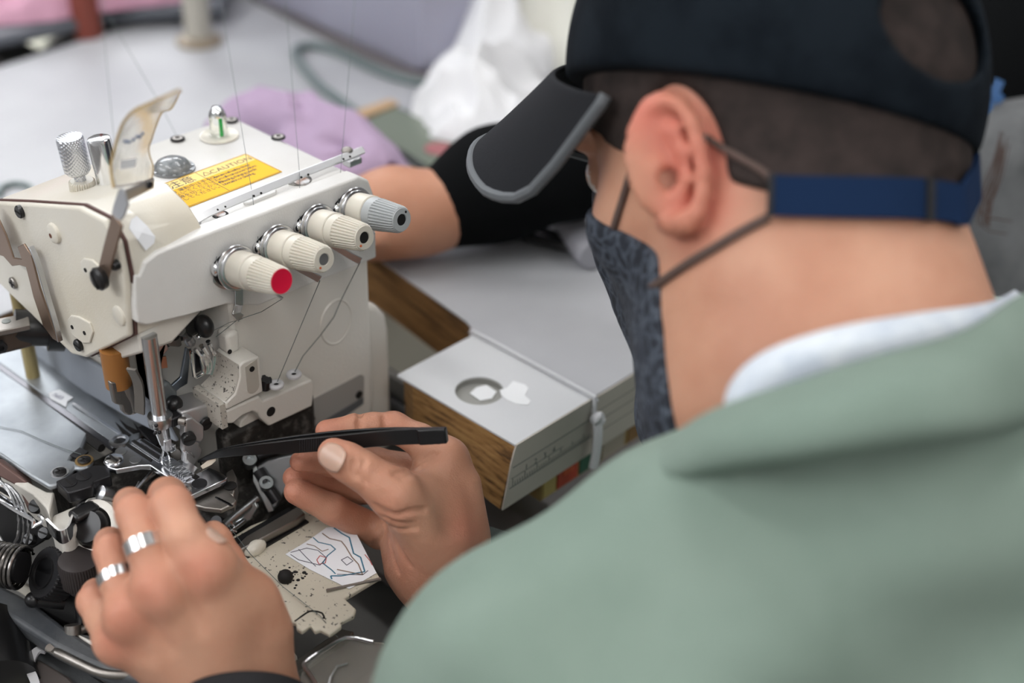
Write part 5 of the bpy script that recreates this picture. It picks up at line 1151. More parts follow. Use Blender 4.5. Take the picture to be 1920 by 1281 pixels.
def lpalm(s):
    for nme, m_ in (('index', LPm[0]), ('middle', LPm[1]), ('ring', LPm[2]), ('pinky', LPm[2])):
        s.cone(LT[nme][0][0], m_[0], LT[nme][0][1], m_[1]*.95, .010)
        s.cone(m_[0], LW[0], m_[1], LW[1]*.82, .014)
    s.cone(J(300, 1230, .70, 55)[0], J(410, 1330, .705, 80)[0], .0150, .021, .016)
    s.cone(LPm[0][0], J(474, 1130, .684, 40)[0], .0150, .0115, .016)
    s.cone(LT['index'][0][0], J(462, 1128, .682, 40)[0], .0105, .0110, .012)
    s.cone(J(500, 1190, .690, 45)[0], J(500, 1330, .70, 50)[0], .0130, .0150, .014)
    s.cone(LW[0], J(545, 1500, .668, 95)[0], LW[1], .027, .01)
    for a, b in ((LT['index'][0], LT['middle'][0]), (LT['middle'][0], LT['ring'][0]), (LT['ring'][0], LT['pinky'][0])): s.cone(a[0]+np.array(P(0, 0, 0)-P(0, 0, 0)), b[0], a[1]*.75, b[1]*.75, .010)
    for nme, dz in (('index', .0022), ('middle', .0022), ('ring', .002), ('pinky', .0015)):
        c, r_ = LT[nme][0]; s.ell(Vector(c)+cdir(0, .1, 1)*dz, (r_*.92, r_*.92, r_*.92), None, .006)
    for a, b in (((338, 1088), (372, 1170)), ((272, 1135), (318, 1205)), ((232, 1185), (278, 1225))):
        s.cone(J(*a, .640, 20)[0], J(*b, .655, 14)[0], .0050, .0030, .008, cut=True)
    # tendons
    for nme, tgt in (('index', (430, 1260)), ('middle', (405, 1275)), ('ring', (380, 1285))):
        s.cone(LT[nme][0][0], J(*tgt, .676, 40)[0], LT[nme][0][1]*.92, .012, .006)
lo, hi = bounds(sum(LT.values(), [])+[LW], .015)
lh = build_hand(LT, lpalm, lo, hi, .0013, k=.006)
# ---- head, in a frame of its own: forward, left, up
Fv = cdir(-.76, -.15, -.63); Uv = cdir(-.25, .91, .085); Uv = (Uv-Fv*Uv.dot(Fv)).normalized(); Lv = Uv.cross(Fv).normalized()
HC = P(1436, 268, .672)
def H(f, l, u): return HC+Fv*f+Lv*l+Uv*u
def Hn(f, l, u): return np.array(H(f, l, u))
AX = (Fv, Lv, Uv)
lo = np.min([Hn(f, l, u) for f in (-.16, .17) for l in (-.13, .13) for u in (-.26, .16)], 0); hi = np.max([Hn(f, l, u) for f in (-.16, .17) for l in (-.13, .13) for u in (-.26, .16)], 0)
hd = Solid(lo, hi, .0022)
hd.ell(H(-.011, 0, .025), (.091, .077, .095), AX)
hd.ell(H(.034, 0, -.046), (.052, .061, .084), AX, .03)
for s in (-1, 1):
    hd.cone(Hn(-0.009, s*.056, -0.0507), Hn(0.060, s*.030, -0.1238), .015, .013, .025)
    hd.ell(H(0.051, s*.042, -0.0220), (.026, .022, .020), AX, .02)          # cheekbones
    hd.ell(H(0.077, s*.032, .006), (.012, .016, .011), AX, .008, cut=True) # eye sockets
    hd.ell(H(0.069, s*.032, .006), (.013, .013, .012), AX, .003)
    hd.cone(Hn(0.079, s*.012, .022), Hn(0.073, s*.045, .024), .006, .005, .008)   # brow
hd.cone(Hn(0.082, 0, .012), Hn(0.096, 0, -0.0300), .006, .009, .008)          # nose
hd.cone(Hn(0.089, .010, -0.0355), Hn(0.089, -.010, -0.0355), .008, .008, .005)
hd.cone(Hn(0.077, .018, -0.0742), Hn(0.077, -.018, -0.0742), .007, .007, .006)  # lips
hd.cone(Hn(0.075, .015, -0.0880), Hn(0.075, -.015, -0.0880), .007, .007, .004)
hd.ell(H(0.073, 0, -0.1294), (.018, .022, .016), AX, .02)
hd.ell(H(.050, 0, -.100), (.036, .046, .042), AX, .03)
NB0 = [J(1490, 330, .655, 230), J(1512, 450, .650, 243), J(1525, 590, .645, 268), J(1550, 740, .640, 300), J(1590, 860, .655, 300)]
for a, b in zip(NB0, NB0[1:]): hd.cone(a[0], b[0], a[1], b[1], .03)
hd0 = hd.D.copy()
# ear: bowl, rim, lobe
def E(px, py, r, dd=0.):
    px = 1264+(px-1262)*.90; py = 303+(py-303)*.90; r *= .92
    return (np.array(P(px, py, earD-(px-1200)/130*.012+dd)), r)
earD = (H(-.002, .080, 0)-Vector(CAM)).dot(Vector(R@np.array([0, 0, -1.])))-.004
earn = cdir(.10, .05, 1)
hd.ell(P(1262, 300, earD-.002), (.0045, .022, .030), (cdir(.12, .05, 1), cdir(1, .15, -.1), cdir(-.15, 1, 0)), .004)
hd.chain([E(1216, 300, .0040, .004), E(1200, 262, .0042), E(1201, 222, .0046), E(1217, 192, .0050), E(1243, 180, .0052), E(1270, 191, .0052), E(1293, 222, .0050), E(1309, 270, .0048), E(1318, 325, .0046), E(1318, 370, .0044), E(1306, 405, .0050), E(1284, 425, .0065), E(1262, 432, .0060, .003), E(1240, 430, .005, .008)], .003)
hd.ell(P(1262, 302, earD-.0085), (.0045, .0125, .0230), (cdir(.12, .05, 1), cdir(1, .18, -.1), cdir(-.18, 1, 0)), .003, cut=True)
hd.chain([E(1232, 232, .0024, .001), E(1262, 240, .0030, .001), E(1284, 285, .0032, .0015), E(1288, 340, .0030, .0015), E(1270, 380, .0032, .001)], .004)
hd.cone(E(1224, 318, .0042, -.001)[0], E(1226, 345, .0036, 0)[0], .0042, .0036, .004)
hd.cone(np.array(P(1252, 336, earD-.004)), np.array(P(1250, 336, earD+.012)), .0042, .003, .003, cut=True)
# ---- trunk, arms under the clothes (one body)
def tb(sol, grow=0., arms=True):
    g = grow
    sol.chain([(np.array(P(1640, 880, .66)), .070+g*.5), (np.array(P(1800, 1230, .70)), .115+g), (np.array(P(1900, 1600, .74)), .140+g), (np.array(P(1950, 1850, .76)), .150+g)], .05)
    sol.cone(np.array(P(1790, 1150, .68)), np.array(P(1300, 1240, .60)), .080+g, .064+g, .05)      # near shoulder
    sol.cone(np.array(P(1800, 1000, .74)), np.array(P(1800, 790, .87)), .080+g, .058+g, .05)        # far shoulder
    sol.cone(np.array(P(1300, 1240, .60)), np.array(P(1045, 1350, .58)), .064+g, .058+g, .03)      # near upper arm
    sol.cone(np.array(P(1045, 1350, .58)), np.array(P(1000, 1640, .64)), .058+g, .046+g, .02)
    if g: sol.cone(np.array(P(1000, 1640, .64)), np.array(P(640, 1560, .69)), .046+g, .030+g, .02)
    else: sol.cone(np.array(P(1000, 1640, .64)), J(545, 1500, .668, 95)[0], .042, .027, .02)
    sol.cone(np.array(P(1800, 790, .87)), np.array(P(1560, 1230, .86)), .058+g, .046+g, .03)       # far arm
    sol.cone(np.array(P(1560, 1230, .86)), np.array(P(905, 1180, .79)) if not g else np.array(P(975, 1150, .80)), .046+g, .026 if not g else .036, .02)
lo = np.array([P(400, 1300, .75), P(2300, 500, .6), P(2300, 2100, .9), P(500, 1900, .5), P(1900, 400, .95), P(1900, 1900, .5)])
lo, hi = lo.min(0)-.03, lo.max(0)+.03
trunk = Solid(lo, hi, .007); tb(trunk)
def combine(name, sols, m, parent):
    VV, FF, n = [], [], 0
    for s in sols:
        V, Fq = s.mesh(); VV.append(V); FF.append(Fq+n); n += len(V)
    me = to_mesh(name, np.concatenate(VV), np.concatenate(FF)); o = obj(name, me, m, parent, angle=170); return o
man = thing('person', P(1720, 1000, .66), 'man in a green jacket, dark cap and patterned face mask bending over the sewing machine', 'person')
body = combine('body', [trunk, hd, rh, lh], skin, man)
md = body.modifiers.new('relax', 'SMOOTH'); md.factor = .5; md.iterations = 2
spots = [(P(1262, 250, earD), .018, .8), (P(1300, 300, earD), .020, .85), (P(1300, 380, earD), .018, .8), (P(1225, 220, earD), .018, .75), (P(1250, 335, earD+.004), .006, .7)]
for f in LT: spots.append((LT[f][0][0]+np.array(cdir(0, .1, 1))*.012, .013, .24)); spots.append((LT[f][2][0], .013, .20))
for f in RT: spots.append((RT[f][-1][0], .012, .30)); spots.append((RT[f][2][0], .012, .18))
spots += [(P(870, 1010, .74), .018, .28), (P(770, 1040, .75), .018, .2), (P(742, 960, .71), .014, .18)]
paint_flush(body, spots)
eyem = mat('eyeball', (.75, .72, .68), .15); irism = mat('dark_iris', (.03, .015, .008), .15)
for s in (-1, 1):
    bm = NB(); sph(bm, H(.0705, s*.032, .006), .0122, 20); ey = obj('eye', bm, eyem, body)
    bm = NB(); sph(bm, H(.0765, s*.032, .004), .0068, 16); obj('iris', bm, irism, ey)
# nails
def nail(sol, px, py, ax, w, l, parent, off=.0002):
    c = hit(sol, px, py, off=.0004)
    e = .003; n = Vector((sample(sol, c+V3((e, 0, 0)))-sample(sol, c-V3((e, 0, 0))), sample(sol, c+V3((0, e, 0)))-sample(sol, c-V3((0, e, 0))), sample(sol, c+V3((0, 0, e)))-sample(sol, c-V3((0, 0, e))))).normalized()
    ax = (ax-n*ax.dot(n)).normalized(); s = n.cross(ax); rows = []; K = 10
    for i in range(K+1):
        u = i/K*2-1; row = []
        for j in range(K+1):
            v = j/K*2-1; k = max(abs(u), abs(v)); r = math.hypot(u, v); q = (k/r if r else 1)**.75
            p = c+ax*u*q*l/2+s*v*q*w/2; p = p-n*(v*q)**2*w*.16+n*.0008
            row.append(p)
        rows.append(row)
    bm = NB(); g = [[bm.verts.new(p) for p in r] for r in rows]
    for i in range(K):
        for j in range(K): bm.faces.new((g[i][j], g[i+1][j], g[i+1][j+1], g[i][j+1]))
    o = obj('fingernail', bm, nailm, parent, angle=180); md = o.modifiers.new('solid', 'SOLIDIFY'); md.thickness = .0007; md.offset = -1
    return o
nail(rh, 622, 858, P(600, 846, .718)-P(660, 876, .716), .0145, .0165, body)
nail(lh, 406, 1004, P(396, 988, .69)-P(425, 1025, .69), .0095, .0110, body)
# rings
silver = mat('silver_ring', (.78, .78, .78), .22, 1., bump=.15, bscale=500)
for f, c, rr, w in (('middle', (269, 1019, .6570), 35, .0074), ('ring', (219, 1079, .6655), 33.5, .0060)):
    a = Vector(LT[f][0][0]); b = Vector(LT[f][2][0]); ax_ = (b-a).normalized(); cc = P(*c); t = (cc-a).dot(ax_); cc = Vector(LT[f][1][0]) if f == 'x' else a+ax_*t
    seg = (Vector(LT[f][1][0])-a).normalized(); r0 = rr*c[2]/2600
    c1 = Vector(LT[f][1][0])+(Vector(LT[f][2][0])-Vector(LT[f][1][0]))*(.0 if f == 'middle' else .08)
    bm = NB(); lathe(bm, c1-ax_*w/2, ax_, [(0, r0+.0002), (.0004, r0+.0012), (w-.0004, r0+.0012), (w, r0+.0002), (w*.5, r0-.0012), (0, r0+.0002)], 48, caps=False)
    obj('finger_ring', bm, silver, body, angle=50, label='broad silver ring on the %s finger' % f)
# ---- sheets
def sheet(name, rows, m, parent, th=.0015, k=6, label=None, mats=None, subd=1, off=0):
    rows = [catmull(r, k) for r in rows]; n = len(rows[0]); cols = [catmull([r[i] for r in rows], 4) for i in range(n)]
    bm = NB(); g = [[bm.verts.new(p) for p in c] for c in cols]
    for i in range(n-1):
        for j in range(len(g[0])-1): bm.faces.new((g[i][j], g[i+1][j], g[i+1][j+1], g[i][j+1]))
    o = obj(name, bm, m, parent, angle=180, label=label, mats=mats)
    md = o.modifiers.new('solid', 'SOLIDIFY'); md.thickness = th; md.offset = off
    if subd: md = o.modifiers.new('subd', 'SUBSURF'); md.levels = subd; md.render_levels = subd
    return o
# ---- hair
hairm = mat('dark_hair', (.016, .012, .011), .8, spec=.25, col2=(.042, .030, .027), nscale=60, thr=(.35, .75), bump=1., bscale=500)
def halfspace(sol, pts, keep_pt, k=.004):
    a, b, c = [np.array(p) for p in pts]; n = np.cross(b-a, c-a); n /= np.linalg.norm(n)
    if (np.array(keep_pt)-a)@n > 0: n = -n
    sl, G = sol.grid(sol.lo, sol.lo+sol.n*sol.res); sol.D = -smin(-sol.D, -((G-a)@n).astype(np.float32), k)
hs = hd.like(); hs.D = hd0-.0030
hs.ell(H(-.011, 0, .025), (.0945, .0805, .0985), AX)
halfspace(hs, (P(1105, 238, .68), P(1440, 366, .58), P(1815, 378, .64)), H(0, 0, .1))
hs.ell(P(1262, 310, earD), (.02, .024, .036), (cdir(.12, .05, 1), cdir(1, .15, -.1), cdir(-.15, 1, 0)), .006, cut=True)
hs.ell(H(.11, 0, -.01), (.042, .12, .06), AX, .01, cut=True)
sb = hs.like(); c0_, c1_ = hit(hd, 1168, 240), hit(hd, 1186, 330)
sb.cone(np.array(P(1160, 215, .64)), np.array(c1_), .017, .007, .01); sb.D = np.maximum(sb.D, hd0-.0016); hs.D = smin(hs.D, sb.D, .004)
hair = solid_obj('hair', hs, hairm, man, relax=2)
# ---- cap
capm = mat('dark_cap_fabric', (.004, .0065, .010), .9, spec=.12, bump=.4, bscale=900, col2=(.008, .012, .017), nscale=30)
visorm = mat('charcoal_visor_fabric', (.012, .013, .016), .85, spec=.2, bump=.4, bscale=1200)
trimm = mat('grey_piping', (.10, .11, .12), .6)
cs = Solid(hd.lo, hd.lo+hd.n*hd.res, .0028)
cs.ell(H(-.010, 0, .028), (.1015, .0875, .108), AX)
halfspace(cs, (P(1098, 152, .68), P(1450, 158, .575), P(1862, 305, .65)), H(0, 0, .1), .002)
cs.ell(P(1738, 62, .60), (.030, .022, .05), (cdir(1, -.35, 0), cdir(.35, 1, 0), cdir(.2, .2, 1)), .003, cut=True)
for a in ((1450, -20, 1560, 160), (1230, 0, 1240, 150)): pass
cap = solid_obj('cap', cs, capm, man, relax=2, label='dark blue-black baseball cap')
# visor: curved sheet from the front of the crown
rows = []
for t in (0, .35, .7, .92, 1.0):
    row = []
    for s in np.linspace(-1, 1, 13):
        th_ = s*1.18; by, bx_ = math.sin(th_)*.083, math.cos(th_)*.100
        ln = .067*max(.04, 1-abs(s)**5*.96)
        f = bx_-.006+ln*t; l = by*(1+.02*t)
        u = .055-.026*(1-math.cos(th_))-7.6*l*l*(.22+.78*min(1, ln*t/.05))-.34*ln*t+.011
        row.append(H(f, l, u))
    rows.append(row)
vis = sheet('cap_visor', rows, visorm, cap, th=.003, k=3)
edge = catmull([r[0] for r in rows], 3)[:-1]+catmull(rows[-1], 3)+catmull([r[-1] for r in rows][::-1], 3)[1:]
bm = NB(); tube(bm, edge, .0030, 8); obj('visor_piping', bm, trimm, cap)
# ---- mask
maskm = mat('leaf_print_fabric', (.060, .072, .095), .8, bump=.3, bscale=1200); _n, _l, _b = nodes_of(maskm)
tc = _n.new('ShaderNodeTexCoord'); vo = _n.new('ShaderNodeTexVoronoi'); vo.inputs['Scale'].default_value = 110; vo.feature = 'DISTANCE_TO_EDGE'
no = _n.new('ShaderNodeTexNoise'); no.inputs['Scale'].default_value = 60; mx = _n.new('ShaderNodeVectorMath'); mx.operation = 'MULTIPLY_ADD'; mx.inputs[1].default_value = (.03, .03, .03)
_l.new(tc.outputs['Object'], no.inputs['Vector']); _l.new(no.outputs['Color'], mx.inputs[0]); _l.new(tc.outputs['Object'], mx.inputs[2]); _l.new(mx.outputs[0], vo.inputs['Vector'])
r_ = _n.new('ShaderNodeValToRGB'); e = r_.color_ramp.elements; e[0].position = .0; e[0].color = (.075, .092, .12, 1); e[1].position = .30; e[1].color = (.012, .016, .025, 1); k_ = e.new(.12); k_.color = (.030, .038, .055, 1)
_l.new(vo.outputs['Distance'], r_.inputs['Fac']); _l.new(r_.outputs['Color'], _b.inputs['Base Color'])
ms = hd.like(); ms.D = hd0-.0030
ms.ell(H(.034, 0, -0.0410), (.058, .0645, .074), AX)
ms.ell(H(0.080, 0, -0.1300), (.024, .028, .022), AX, .03)
ms.cone(Hn(0.080, 0, .002), Hn(0.092, 0, -0.060), .011, .014, .03)
for s in (-1, 1):
    ms.cone(Hn(0.019, s*.056, -0.0645), Hn(0.064, s*.032, -0.1294), .016, .014, .02)
halfspace(ms, (H(.012, 0, -.05), H(.022, .06, -.02), H(.008, .04, -.12)), H(.12, 0, -.05), .002)
halfspace(ms, (H(.10, 0, .004), H(.06, .05, -.016), H(.06, -.05, -.016)), H(.08, 0, -.09), .004)
mask = solid_obj('face_mask', ms, maskm, man, relax=2, label='dark slate face mask with a leaf print')
blackf = mat('black_binding', (.008, .009, .012), .7)
strapm = mat('brown_grey_elastic', (.10, .065, .055), .7)
bluem2 = mat('navy_strap', (.006, .020, .060), .8, spec=.15, bump=.3, bscale=1200)
union = hd.like(); union.D = hd.D.copy(); union.D = np.minimum(union.D, hs.D)
def lay(pts, r, name, m, parent, off=None, flat=None, width=None, k=4):
    p = surfpts(union, pts, off=(off if off is not None else r*.6))
    bm = NB()
    if width:
        wv = [Uv]*len(p); ribbon(bm, p, Uv, width, .0018, smoothk=k)
    else: tube(bm, p, r, 8, smoothk=k, flat=flat)
    return obj(name, bm, m, parent)
lay([(1222, 538), (1240, 528), (1290, 494), (1340, 464), (1390, 434), (1440, 408)], .0022, 'ear_loop', strapm, mask)
lay([(1322, 256), (1350, 275), (1385, 295), (1425, 318), (1445, 335)], .0016, 'ear_loop', strapm, mask)
u0_ = hd.like(); u0_.D = hd0
bm = NB(); tube(bm, [hit(u0_, *p, off=.0012) for p in ((1150, 428), (1155, 412), (1168, 370), (1180, 330), (1191, 292), (1202, 262), (1214, 240))], .0018, 8, smoothk=4); obj('ear_loop', bm, strapm, mask)
q = surfpts(union, [(1442, 366), (1500, 368), (1560, 369), (1620, 370), (1680, 371), (1740, 374), (1785, 380), (1806, 386)], off=.0035)
bm = NB(); 
def loc(p): d = p-HC; return d.dot(Fv), d.dot(Lv), d.dot(Uv)
f0, l0, u0 = loc(q[0]); f1, l1, u1 = loc(q[-1]); a0, a1 = math.atan2(l0, f0), math.atan2(l1, f1)
if a1 < a0: a1 += 2*PI
for k in range(1, 9):
    a = a1+k*(2*PI-a0*2-(a1-a0))/9*.9 if False else a1+k*.20; uu = u1+(u0-u1)*min(1, k/8); dr = Fv*math.cos(a)+Lv*math.sin(a); t_ = .14
    while t_ > .03 and sample(union, HC+dr*t_+Uv*uu) > .0035: t_ -= .0007
    if a > 2*PI-a0: break
    q.append(HC+dr*t_+Uv*uu)
ribbon(bm, q, (Uv*.2+cdir(0, 1, 0)*.8), .0168, .0030, smoothk=4); st = obj('head_strap', bm, bluem2, mask, label='wide navy blue strap')
bm = NB(); ribbon(bm, surfpts(union, [(1440, 366), (1452, 366)], off=.004), cdir(0, 1, 0), .0180, .0030); ribbon(bm, surfpts(union, [(1738, 374), (1750, 375)], off=.0055), cdir(0, 1, 0), .0178, .0026); obj('strap_stitch', bm, blackf, st)
# ---- shirt collar and jacket
shirtm = mat('pale_blue_shirt', (.62, .67, .72), .8, bump=.3, bscale=900, col2=(.50, .56, .64), nscale=50)
sheet('shirt_collar', [[P(1362, 790, .560), P(1372, 722, .555), P(1430, 664, .548), P(1560, 618, .545), P(1720, 590, .555), P(1850, 570, .590), P(1900, 545, .64)],
                       [P(1356, 850, .550), P(1375, 770, .545), P(1450, 700, .538), P(1580, 655, .535), P(1730, 625, .545), P(1870, 600, .580), P(1930, 570, .64)],
                       [P(1370, 930, .555), P(1390, 850, .550), P(1470, 790, .545), P(1590, 740, .545), P(1740, 710, .555), P(1890, 660, .590), P(1960, 610, .65)]], shirtm, man, th=.003, label='pale blue shirt collar')
jackm = mat('sage_green_cotton', (.170, .232, .194), .85, bump=.35, bscale=1100, col2=(.198, .262, .222), nscale=8)
js = Solid(lo-.02, hi+.02, .0045); tb(js, .016)
js.chain([(np.array(P(1240, 960, .600)), .012), (np.array(P(1400, 960, .580)), .022), (np.array(P(1650, 960, .580)), .030), (np.array(P(1900, 930, .61)), .035), (np.array(P(2050, 850, .66)), .040)], .05)
for a, b, r in (((1700, 560, .5), (1900, 560, .6), .02),): pass
js.cone(np.array(P(1540, 470, .66)), np.array(P(1580, 700, .655)), .078, .085, .012, cut=True)
js.cone(np.array(P(1300, 640, .66)), np.array(P(1420, 770, .655)), .045, .050, .012, cut=True)
def jdisp(V):
    out = V.copy(); nrm = -np.array(R@np.array([0, 0, -1.]))
    for i, v in enumerate(V):
        a = noise.noise(V3((v[0]*6, v[1]*14+v[2]*8, v[2]*5)))*.014+noise.noise(V3((v[0]*20+v[2]*14, v[1]*8, v[2]*22)))*.009
        out[i] = v+nrm*a
    return out
jacket = solid_obj('jacket', js, jackm, man, disp=jdisp, relax=5, label='sage green work jacket')
sheet('jacket_collar', [[P(1170, 898, .600), P(1235, 842, .575), P(1330, 775, .548), P(1480, 722, .530), P(1650, 668, .530), P(1800, 625, .545), P(1900, 560, .585), P(1980, 520, .64)],
                        [P(1178, 905, .588), P(1250, 868, .556), P(1350, 815, .526), P(1490, 775, .508), P(1660, 725, .504), P(1820, 690, .518), P(1930, 640, .558), P(2010, 600, .62)],
                        [P(1186, 908, .580), P(1270, 888, .548), P(1370, 862, .520), P(1500, 842, .502), P(1670, 812, .498), P(1840, 785, .510), P(1950, 745, .550), P(2040, 710, .61)],
                        [P(1192, 910, .590), P(1280, 896, .560), P(1380, 876, .534), P(1510, 862, .518), P(1680, 836, .514), P(1850, 808, .526), P(1960, 770, .565), P(2060, 740, .62)]], jackm, jacket, th=.004)

# cuffs
cuffm = mat('black_knit_cuff', (.012, .012, .014), .9, bump=.5, bscale=900)
a = P(458, 1310, .683); ax_ = cdir(.1, -.8, .60)
bm = NB(); lathe(bm, a, ax_, [(0, .0325), (.001, .0340), (.003, .0348), (.02, .0350), (.05, .0350), (.05, .031), (.0, .0315)], 48, caps=False); obj('cuff', bm, cuffm, man, angle=60, label='black cuff at the left wrist')
a, b = Vector(J(838, 1090, .778, 80)[0]), Vector(J(905, 1180, .79, 86)[0]); ax_ = (b-a).normalized()
cuf2 = mat('dark_green_cuff', (.05, .065, .06), .9, bump=.5, bscale=900)
bm = NB(); lathe(bm, P(868, 1075, .782), (P(990, 1130, .80)-P(868, 1075, .782)), [(0, .0270), (.002, .0300), (.02, .0320), (.05, .034), (.05, .03), (0, .0265)], 48, caps=False); obj('cuff', bm, cuf2, man, angle=60, label='dark grey-green cuff at the right wrist')
# ---- tweezers
twm = mat('black_tweezers_steel', (.012, .012, .013), .28, .4, spec=.6)
tw = thing('tweezers', P(620, 833, .733), 'black bent-nose metal tweezers held between thumb and forefinger', 'tweezers')
wv = cdir(.06, 1, .35)
back = P(826, 822, .712)
arm1 = [P(824, 817, .7135), P(740, 820, .7190), P(640, 829, .7270), P(560, 836, .7340), P(480, 843, .7450), P(425, 849, .7560), P(398, 856, .7640), P(372, 866, .7700)]
arm2 = [P(824, 818, .7155), P(740, 816, .7240), P(640, 821, .7350), P(560, 829, .7420), P(480, 838, .7510), P(425, 846, .7600), P(398, 854, .7660), P(372, 865, .7706)]
ws = [.0088, .0086, .0082, .0078, .006, .0045, .003, .0012]
for arm, w_ in ((arm1, ws), (arm2, ws)):
    bm = NB(); wl = []
    for i in range((len(arm)-1)*4+1): wl.append(w_[min(7, i//4)]*(1-(i % 4)/4)+w_[min(7, i//4+1)]*((i % 4)/4))
    ribbon(bm, arm, wv, wl, .0016, smoothk=4); obj('arm', bm, twm, tw, bevel=.0003)
bm = NB(); ribbon(bm, [P(838, 816, .7128), P(790, 818, .7160), P(786, 818, .7165)], wv, [.0082, .0088, .0088], .0046); obj('joined_end', bm, twm, tw, bevel=.0012)
bm = NB()
for k in range(14): box(bm, arm1[2].lerp(arm1[3], k*.055+.25)+cdir(0, 0, 1)*.0009, (.0006, .0006, .0070), Matrix((cdir(1, 0, 0), cdir(0, 0, 1), wv)).transposed())
obj('grip_ridges', bm, blkm, tw)
# ------------------------------------------------------------------ second worker at the right, arm reaching behind the man's head
w2 = thing('person', P(2050, 300, 1.05), 'worker in black at the right edge, arm reaching behind the cap towards the machine', 'person')
s2 = Solid(np.min([P(640, 520, .9), P(2300, -300, 1.3), P(640, 200, 1.2), P(2300, 900, .9)], 0)-.12, np.max([P(640, 520, .9), P(2300, -300, 1.3), P(640, 200, 1.2), P(2300, 900, .9)], 0)+.12, .004)
def Z3(z, px, py): return np.array(QZ(z, px, py))
hj = [(Z3(.032, 690, 395), .024), (Z3(.036, 735, 398), .030), (Z3(.036, 790, 400), .027), (Z3(.038, 830, 392), .024), (Z3(.045, 900, 360), .0235)]
s2.chain(hj, .012)
s2.cone(hj[4][0], Z3(.070, 1090, 300), .0235, .026, .012)
s2.cone(Z3(.070, 1090, 300), np.array(P(1600, 250, 1.12)), .026, .036, .02)
s2.cone(np.array(P(1600, 250, 1.12)), np.array(P(1990, 60, 1.15)), .040, .055, .03)
for k, (py, ln) in enumerate(((350, 600), (378, 585), (408, 590), (436, 610))):
    s2.cone(Z3(.034, 700, py+12), Z3(.030, 640, py), .0085, .008, .006); s2.cone(Z3(.030, 640, py), Z3(.014, ln, py+6), .008, .0065, .003)
s2.cone(Z3(.030, 760, 440), Z3(.020, 690, 462), .014, .010, .01); s2.cone(Z3(.020, 690, 462), Z3(.016, 640, 460), .010, .008, .004)
s2.cone(np.array(P(1990, 40, 1.15)), np.array(P(2250, 40, 1.2)), .09, .09, .05)
s2.cone(np.array(P(2120, 100, 1.17)), np.array(P(2180, 800, 1.3)), .13, .14, .05)
s2.cone(np.array(P(2100, 0, 1.15)), np.array(P(2080, -230, 1.1)), .05, .05, .03)
s2.ell(P(2060, -380, 1.08), (.075, .095, .11), None, .02)
b2 = solid_obj('body', s2, skin2, w2, relax=2)
c2 = Solid(s2.lo, s2.lo+s2.n*s2.res, .005)
c2.cone(Z3(.038, 838, 388), Z3(.048, 930, 346), .0295, .0375, .01)
c2.cone(Z3(.048, 930, 346), Z3(.070, 1090, 300), .0375, .0365, .02)
c2.cone(Z3(.070, 1090, 300), np.array(P(1600, 250, 1.12)), .0360, .055, .02)
c2.cone(np.array(P(1600, 250, 1.12)), np.array(P(1990, 60, 1.15)), .055, .080, .03)
c2.cone(np.array(P(1990, 40, 1.15)), np.array(P(2250, 40, 1.2)), .110, .11, .05)
c2.cone(np.array(P(2140, 60, 1.15)), np.array(P(2200, 800, 1.3)), .145, .16, .05)
sl = solid_obj('black_top', c2, mat('black_jersey', (.004, .0045, .005), .95, spec=.1), w2, relax=3, label='black long-sleeved top')
lan = mat('blue_lanyard', (.01, .07, .20), .5)
bm = NB(); ribbon(bm, [P(1836, 240, 1.0), P(1848, 205, 1.0), P(1862, 180, 1.0), P(1874, 150, 1.0)], cdir(1, .4, 0), .0075, .001); ribbon(bm, [P(1832, 170, 1.0), P(1856, 168, .998), P(1878, 190, 1.0)], cdir(.3, 1, 0), .0075, .001); obj('lanyard', bm, lan, w2)
brownh = mat('brown_hair', (.04, .018, .012), .6)
rnd = random.Random(11)
for k in range(12):
    bm = NB(); x0 = 1880+rnd.uniform(-4, 14); y0_ = 255+rnd.uniform(-10, 30); s_ = rnd.uniform(.5, 1)
    tube(bm, [P(x0, y0_, .95), P(x0-18*s_, y0_+60, .95), P(x0-42*s_, y0_+110, .95), P(x0-48*s_+rnd.uniform(-6, 6), y0_+145, .95), P(x0-30+rnd.uniform(-8, 8), y0_+172*s_, .95), P(x0+4, y0_+178*s_, .95)][:rnd.choice((4, 5, 6))], .0004, 5, smoothk=4); obj('hair_strand', bm, brownh, w2)
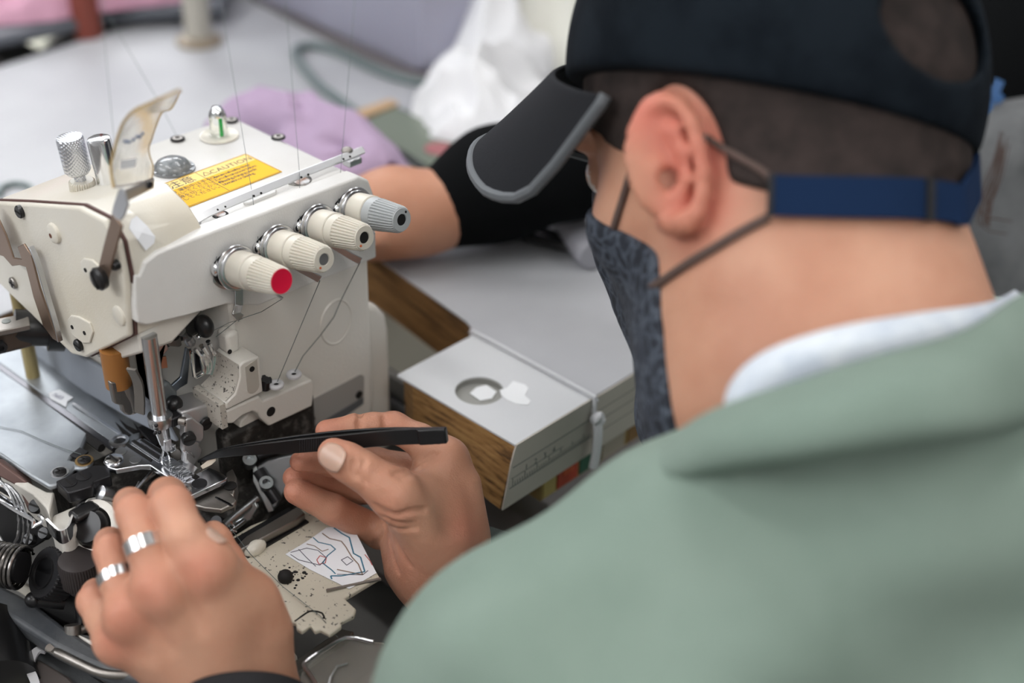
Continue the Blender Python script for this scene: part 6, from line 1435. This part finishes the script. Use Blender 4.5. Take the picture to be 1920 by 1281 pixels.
bm = NB(); prism(bm, [P(x, y, .985) for x, y in ((1892, 402), (1898, 398), (1904, 452), (1897, 448))], cdir(0, 0, -1)*.002); obj('yellow_tab', bm, mat('yellow_tab', (.5, .30, .02), .5), w2)
# grey padded bag standing behind the man's neck
gm = mat('mottled_grey_fabric', (.13, .135, .14), .9, col2=(.035, .038, .04), nscale=14, thr=(.35, .7))
gs = Solid(np.array(P(1900, 430, 1.0))-.2, np.array(P(1900, 430, 1.0))+.25, .006)
gs.cone(np.array(P(1900, 330, 1.02)), np.array(P(1930, 560, 1.04)), .055, .075, .03); gs.cone(np.array(P(1990, 330, 1.06)), np.array(P(2020, 560, 1.06)), .06, .07, .04)
o = solid_obj('grey_bag', gs, gm, None, relax=3); tag(o, 'mottled grey padded fabric bag between the man\'s neck and the black-clothed worker', 'bag')
# ------------------------------------------------------------------ light and view
w = bpy.data.worlds.new('world'); scene.world = w; w.use_nodes = True
bg = w.node_tree.nodes['Background']; bg.inputs['Color'].default_value = (.9, .93, 1, 1); bg.inputs['Strength'].default_value = .3
def area(name, loc, target, size, energy, col=(1, 1, 1), sy=None):
    l = bpy.data.lights.new(name, 'AREA'); l.energy = energy; l.size = size; l.color = col
    if sy: l.shape = 'RECTANGLE'; l.size_y = sy
    o = bpy.data.objects.new(name, l); COL.objects.link(o); o.location = loc
    d = Vector(target)-Vector(loc); o.rotation_euler = d.to_track_quat('-Z', 'Y').to_euler(); return o
area('soft_area_back', (1.5, 3.2, 2.2), (.1, 0, 0), 2.5, 60, (.93, .96, 1), 1.4)  # broad unseen area light from the back, no window behind it
area('soft_area_left', (-2.6, 1.2, 1.9), (.1, 0, 0), 2.0, 32, (.95, .97, 1), 1.2)  # unseen soft area light at the left, without a window
area('soft_area_front', (-.6, -2.4, 2.1), (.1, 0, 0), 1.6, 14, (1, .98, .95), 1.2)  # weak unseen area light from the front, no fitting built for it
vs = scene.view_settings; vs.view_transform = 'Standard'; vs.look = 'None'; vs.gamma = 1; vs.exposure = 0.42; vs.use_curve_mapping = False
scene.world.light_settings.distance = 1
